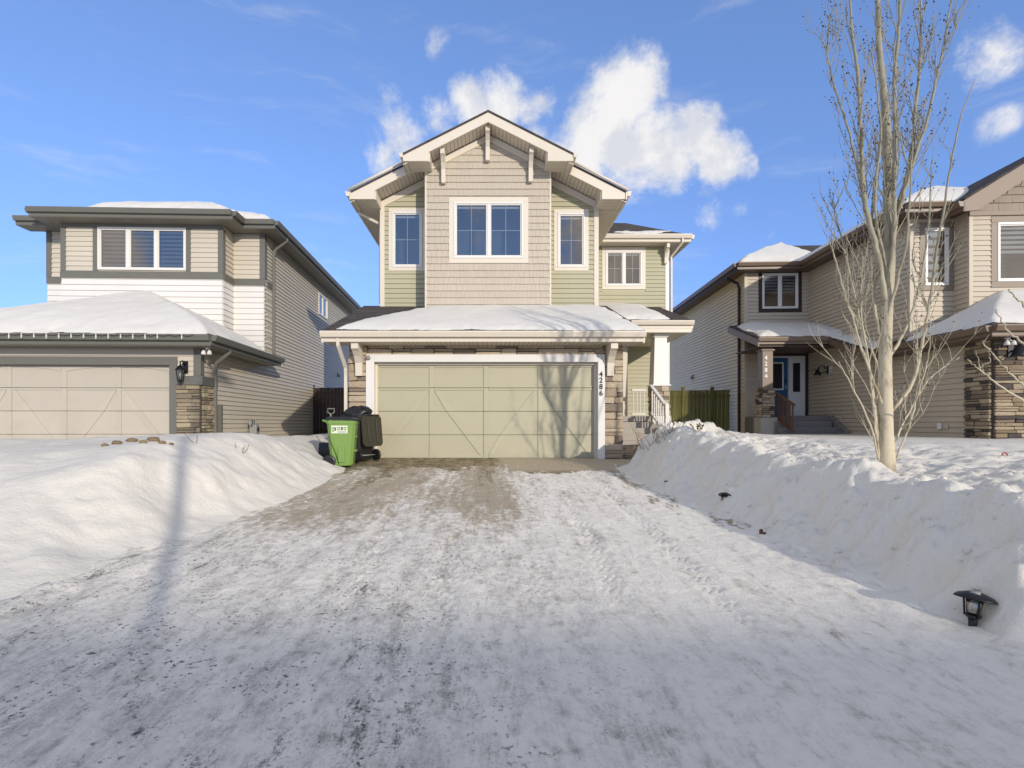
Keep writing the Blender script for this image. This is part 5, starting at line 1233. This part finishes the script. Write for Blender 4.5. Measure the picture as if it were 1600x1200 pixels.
LIMBS = [ # (pixel polyline, depth offset at the tip, base radius, tip radius)
 ([(1385,735),(1384,640),(1383,560),(1386,470),(1390,400),(1388,320),(1387,260),(1384,180),(1378,120),(1373,60),(1370,-60)], .1, .074, .02),
 ([(1387,450),(1396,380),(1397,300),(1398,200),(1397,130),(1403,60),(1409,-50)], -.25, .036, .013),
 ([(1390,400),(1402,330),(1418,270),(1427,220),(1432,150),(1438,100),(1438,60),(1441,-40)], .35, .032, .01),
 ([(1402,335),(1425,262),(1448,190),(1462,130),(1475,66),(1486,0)], -.1, .024, .008),
 ([(1383,470),(1372,400),(1354,330),(1348,280),(1345,200),(1341,130),(1333,66),(1328,0)], -.3, .038, .012),
 ([(1354,330),(1341,270),(1328,210),(1308,150),(1296,105),(1290,66)], .2, .02, .006),
 ([(1383,560),(1367,480),(1361,400),(1363,320),(1374,230),(1380,150)], .45, .026, .009),
 ([(1376,715),(1366,620),(1346,510),(1326,420),(1308,345),(1300,300)], .3, .02, .005),
 ([(1381,640),(1352,560),(1326,480),(1306,410),(1297,370)], -.4, .018, .005),
 ([(1391,645),(1425,600),(1440,540),(1452,480),(1462,400),(1476,320),(1486,255),(1500,188),(1524,124)], -.25, .024, .005),
 ([(1388,560),(1415,515),(1432,465),(1445,400),(1452,330),(1456,250)], .4, .022, .006),
 ([(1392,705),(1420,645),(1452,592),(1500,558)], .25, .014, .004),
 ([(1374,722),(1360,665),(1332,605),(1310,565)], -.25, .015, .004),
 ([(1385,500),(1402,440),(1416,380),(1421,320),(1424,250)], -.45, .022, .006),
 ([(1374,722),(1366,640),(1356,560),(1345,480),(1350,400)], -.15, .018, .005),
 ([(1398,720),(1420,668),(1436,610),(1450,560),(1456,500)], -.35, .014, .004),
 ([(1380,600),(1360,540),(1340,505),(1318,455),(1312,420)], .35, .015, .004),
 ([(1388,430),(1370,350),(1368,290),(1376,220),(1372,150),(1362,80)], -.5, .02, .006),
]
buds = []
for k, (pl, dy, r0, r1) in enumerate(LIMBS):
    n = len(pl); P = [tp(px, py, dy*(i/(n-1))**1.1) for i, (px, py) in enumerate(pl)]
    C = catmull(P, 6)
    if k: C = [c + Vector((TR.gauss(0, .0035), TR.gauss(0, .0035), 0)) for c in C]
    rad = [(1 if k == 0 else .82)*(r0*(1-t)**.8*1 + r1*(1-(1-t)**.8)) for t in (i/(len(C)-1) for i in range(len(C)))]
    if k == 0:
        rad = [max(r*(1 + .25*max(0, 1-i/4)), r1) for i, r in enumerate(rad)]; 
    parts = [tube_geo(C, rad, 14 if k == 0 else 8)]
    tb = []; twig_parts(C[(len(C)//3 if k == 0 else 0):], min(r0, .022), parts, buds, 1, (7.0 if k < 7 else 4.5) if k else 5.0, .8)
    V, F = merge(parts); mesh('trunk' if k == 0 else 'branch', V, F, 'aspen_bark', tree, True)
V, F = blobs_geo([b for b in buds if TR.random() < .8], .011); o = mesh('buds', V, F, 'bud', tree); o['kind'] = 'stuff'
# second tree, its crown reaching in from the right
X2, Y2 = 6.1, 5.2; z20 = snow_at(X2, Y2) - .05
tree2 = thing('young_tree', (X2, Y2, z20), 'young bare tree whose branches reach in from the right edge', 'tree')
mesh('trunk', *tube_geo(catmull([(0,0,0), (.02,.03,1), (-.02,.0,2), (.03,-.02,3.4)], 6), [.06-.002*i for i in range(19)], 10), 'twig_bark', tree2, True)
def tp2(px, py, Y): return Vector(((px-CX)*Y/FPX - X2, Y-Y2, CAMZ + (CY-py)*Y/FPX - z20))
B2L = [[(-.0, .0, .55), tp2(1640, 660, 5.2), tp2(1600, 627, 5.1), tp2(1562, 603, 5.05), tp2(1533, 580, 5.0), tp2(1512, 562, 5.0)],
       [tp2(1533, 580, 5.0), tp2(1528, 560, 5.0), tp2(1524, 548, 5.0)], [tp2(1535, 575, 5.0), tp2(1545, 562, 4.95), tp2(1544, 552, 4.95)],
       [(0, 0, .9), tp2(1640, 560, 5.3), tp2(1598, 535, 5.35), tp2(1575, 515, 5.4), tp2(1560, 492, 5.4), tp2(1554, 480, 5.4)],
       [(0, 0, 1.2), tp2(1640, 520, 5.1), tp2(1600, 478, 5.0), tp2(1580, 458, 5.0), tp2(1577, 452, 5.0)], [(0, 0, .75), tp2(1640, 640, 5.4), tp2(1597, 600, 5.5), tp2(1565, 570, 5.5), tp2(1540, 540, 5.5), tp2(1534, 532, 5.5)]]
for k, pl in enumerate(B2L):
    C = catmull(pl, 6); C = [c + Vector((TR.gauss(0, .006), TR.gauss(0, .006), TR.gauss(0, .006))) for c in C]; r0 = .015 if len(pl) > 3 else .006
    parts = [tube_geo(C, [r0*(1-.78*i/(len(C)-1)) for i in range(len(C))], 7)]; bd = []
    twig_parts(C[len(C)//2:], .009, parts, bd, 0, 3.0, .22); V, F = merge(parts); mesh('branch', V, F, 'aspen_bark', tree2, True)
# shrubs and dry stalks
def shrub(px, py, label, n, hgt, spread, seed, leaves=False, mat='twig_bark'):
    rr = random.Random(seed); x, y, z = on_bank(px, py); s = thing('shrub', (x, y, z-.03), label, 'shrub'); parts = []; lv = []
    for k in range(n):
        a = rr.uniform(0, 6.28); p = Vector((rr.gauss(0, spread*.25), rr.gauss(0, spread*.25), 0)); d = Vector((math.cos(a)*.6, math.sin(a)*.6, 1)).normalized(); path = [p.copy()]
        for j in range(6): d = (d + Vector((rr.gauss(0, .2), rr.gauss(0, .2), rr.gauss(0, .12)))).normalized(); p = p + d*hgt*rr.uniform(.1, .2); path.append(p.copy())
        parts.append(tube_geo(path, [.006*(1-.11*j) for j in range(7)], 5)); lv += path[3:]
    V, F = merge(parts); mesh('stems', V, F, mat, s, True)
    V, F = blobs_geo(lv, .02 if leaves else .008); mesh('leaves' if leaves else 'buds', V, F, 'dry_leaf' if leaves else 'bud', s)
for (px, py, n, h_, sp, sd_) in ((1012, 700, 9, .5, .3, 3), (1030, 690, 12, .55, .35, 4), (1048, 676, 8, .4, .25, 5)):
    shrub(px, py, 'dry twiggy shrub stems by the porch steps, ' + {3: 'lowest clump', 4: 'middle clump', 5: 'highest clump'}[sd_], n, h_, sp, sd_)
shrub(1092, 674, 'small clump of brown dry leaves on the bank below the olive gate', 6, .16, .12, 8, True)
shrub(308, 694, 'thin dark stalk leaning out of the left bank near the stone pier', 2, .3, .05, 9); shrub(376, 706, 'few dry grass stalks on the left bank below the gas meter', 3, .2, .2, 10)

# ================================================================== ACROSS THE STREET (behind the camera, seen by its shadow and in the windows)
HX, HY = 8.0, -17.0
O = thing('opposite_house', (HX, HY, -.5), 'house across the street whose roof shades the near driveway', 'house')
box('wall', 0, 14, -8, 0, 0, 5.4, 'tan_vinyl', O, .01)
prism_u('roof', [(-8.6, 5.3), (.6, 5.3), (-4, 7.68)], -.5, 14.5, 'shingle', O)
for a in (1.5, 5.5, 9.5):
    b = box('window', a, a+1.8, -.02, .05, 3.5, 4.8, 'white_trim', O); box('pane', a+.1, a+1.7, .051, .056, 3.6, 4.7, 'black_plastic', b)
box('garage_door', 2, 6.9, -.02, .04, 0, 2.2, 'door_beige', O); dd_ = box('front_door', 9, 9.95, -.02, .05, .6, 2.7, 'blue_door', O); box('handle', 9.08, 9.13, .051, .1, 1.5, 1.65, 'grey_metal', dd_)
S = thing('street_lamp', (2.55, -5.4, -.75), 'tall street lamp post whose thin shadow falls over the left bank', 'street lamp')
lathe('pole', [(.11, 0), (.1, .6), (.075, .65), (.055, 7.6), (.0, 7.62)], 'grey_metal', S, 14); tube('arm', [(0, 0, 7.4), (-.1, .5, 7.8), (-.2, 1.3, 7.95)], .035, 'grey_metal', S, 8); box('lamp_head', -.36, -.06, 1.2, 1.8, 7.88, 8.02, 'grey_metal', S, .03)
# ================================================================== BROKEN SNOW along the shovelled edges
CR = random.Random(44); parts = []
def chunk_geo(p, r):
    V = []; nu, nv = 7, 5
    for j in range(nv):
        ph = math.pi*(j+.5)/nv
        for i in range(nu):
            th = 2*math.pi*i/nu; k = r*CR.uniform(.7, 1.25); V.append((p[0]+k*math.sin(ph)*math.cos(th)*1.2, p[1]+k*math.sin(ph)*math.sin(th), p[2]+k*math.cos(ph)*.75))
    F = [(j*nu+i, (j+1)*nu+i, (j+1)*nu+(i+1) % nu, j*nu+(i+1) % nu) for j in range(nv-1) for i in range(nu)]
    F += [tuple(range(nu-1, -1, -1))[::-1], tuple(range((nv-1)*nu, nv*nu))[::-1]]
    return V, F
for _ in range(260):
    Y = CR.uniform(2.6, 10.3); toe = 2.28 + .42 * float(sst(np.array(-Y), -9.0, -3.2))
    q = CR.random(); X = toe + (CR.gauss(.12, .14) if q < .55 else CR.gauss(.85, .3)); r = abs(CR.gauss(0, .013)) + .004
    parts.append(chunk_geo((X, Y, max(snow_at(X, Y), float(dplane(np.array(Y)))+.02) - r*.35), r))
for _ in range(30):
    Y = CR.uniform(3.2, 10); X = -2.38 - .42*float(sst(np.array(-Y), -8.5, -3.4)) + CR.gauss(.0, .12); r = abs(CR.gauss(0, .012)) + .006
    parts.append(chunk_geo((X, Y, max(snow_at(X, Y), float(dplane(np.array(Y)))+.02) - r*.3), r))
V, F = merge(parts); tag(mesh('snow_chunks', V, F, 'snow', None, True), 'broken lumps of shovelled snow along both banks', 'snow', kind='stuff')
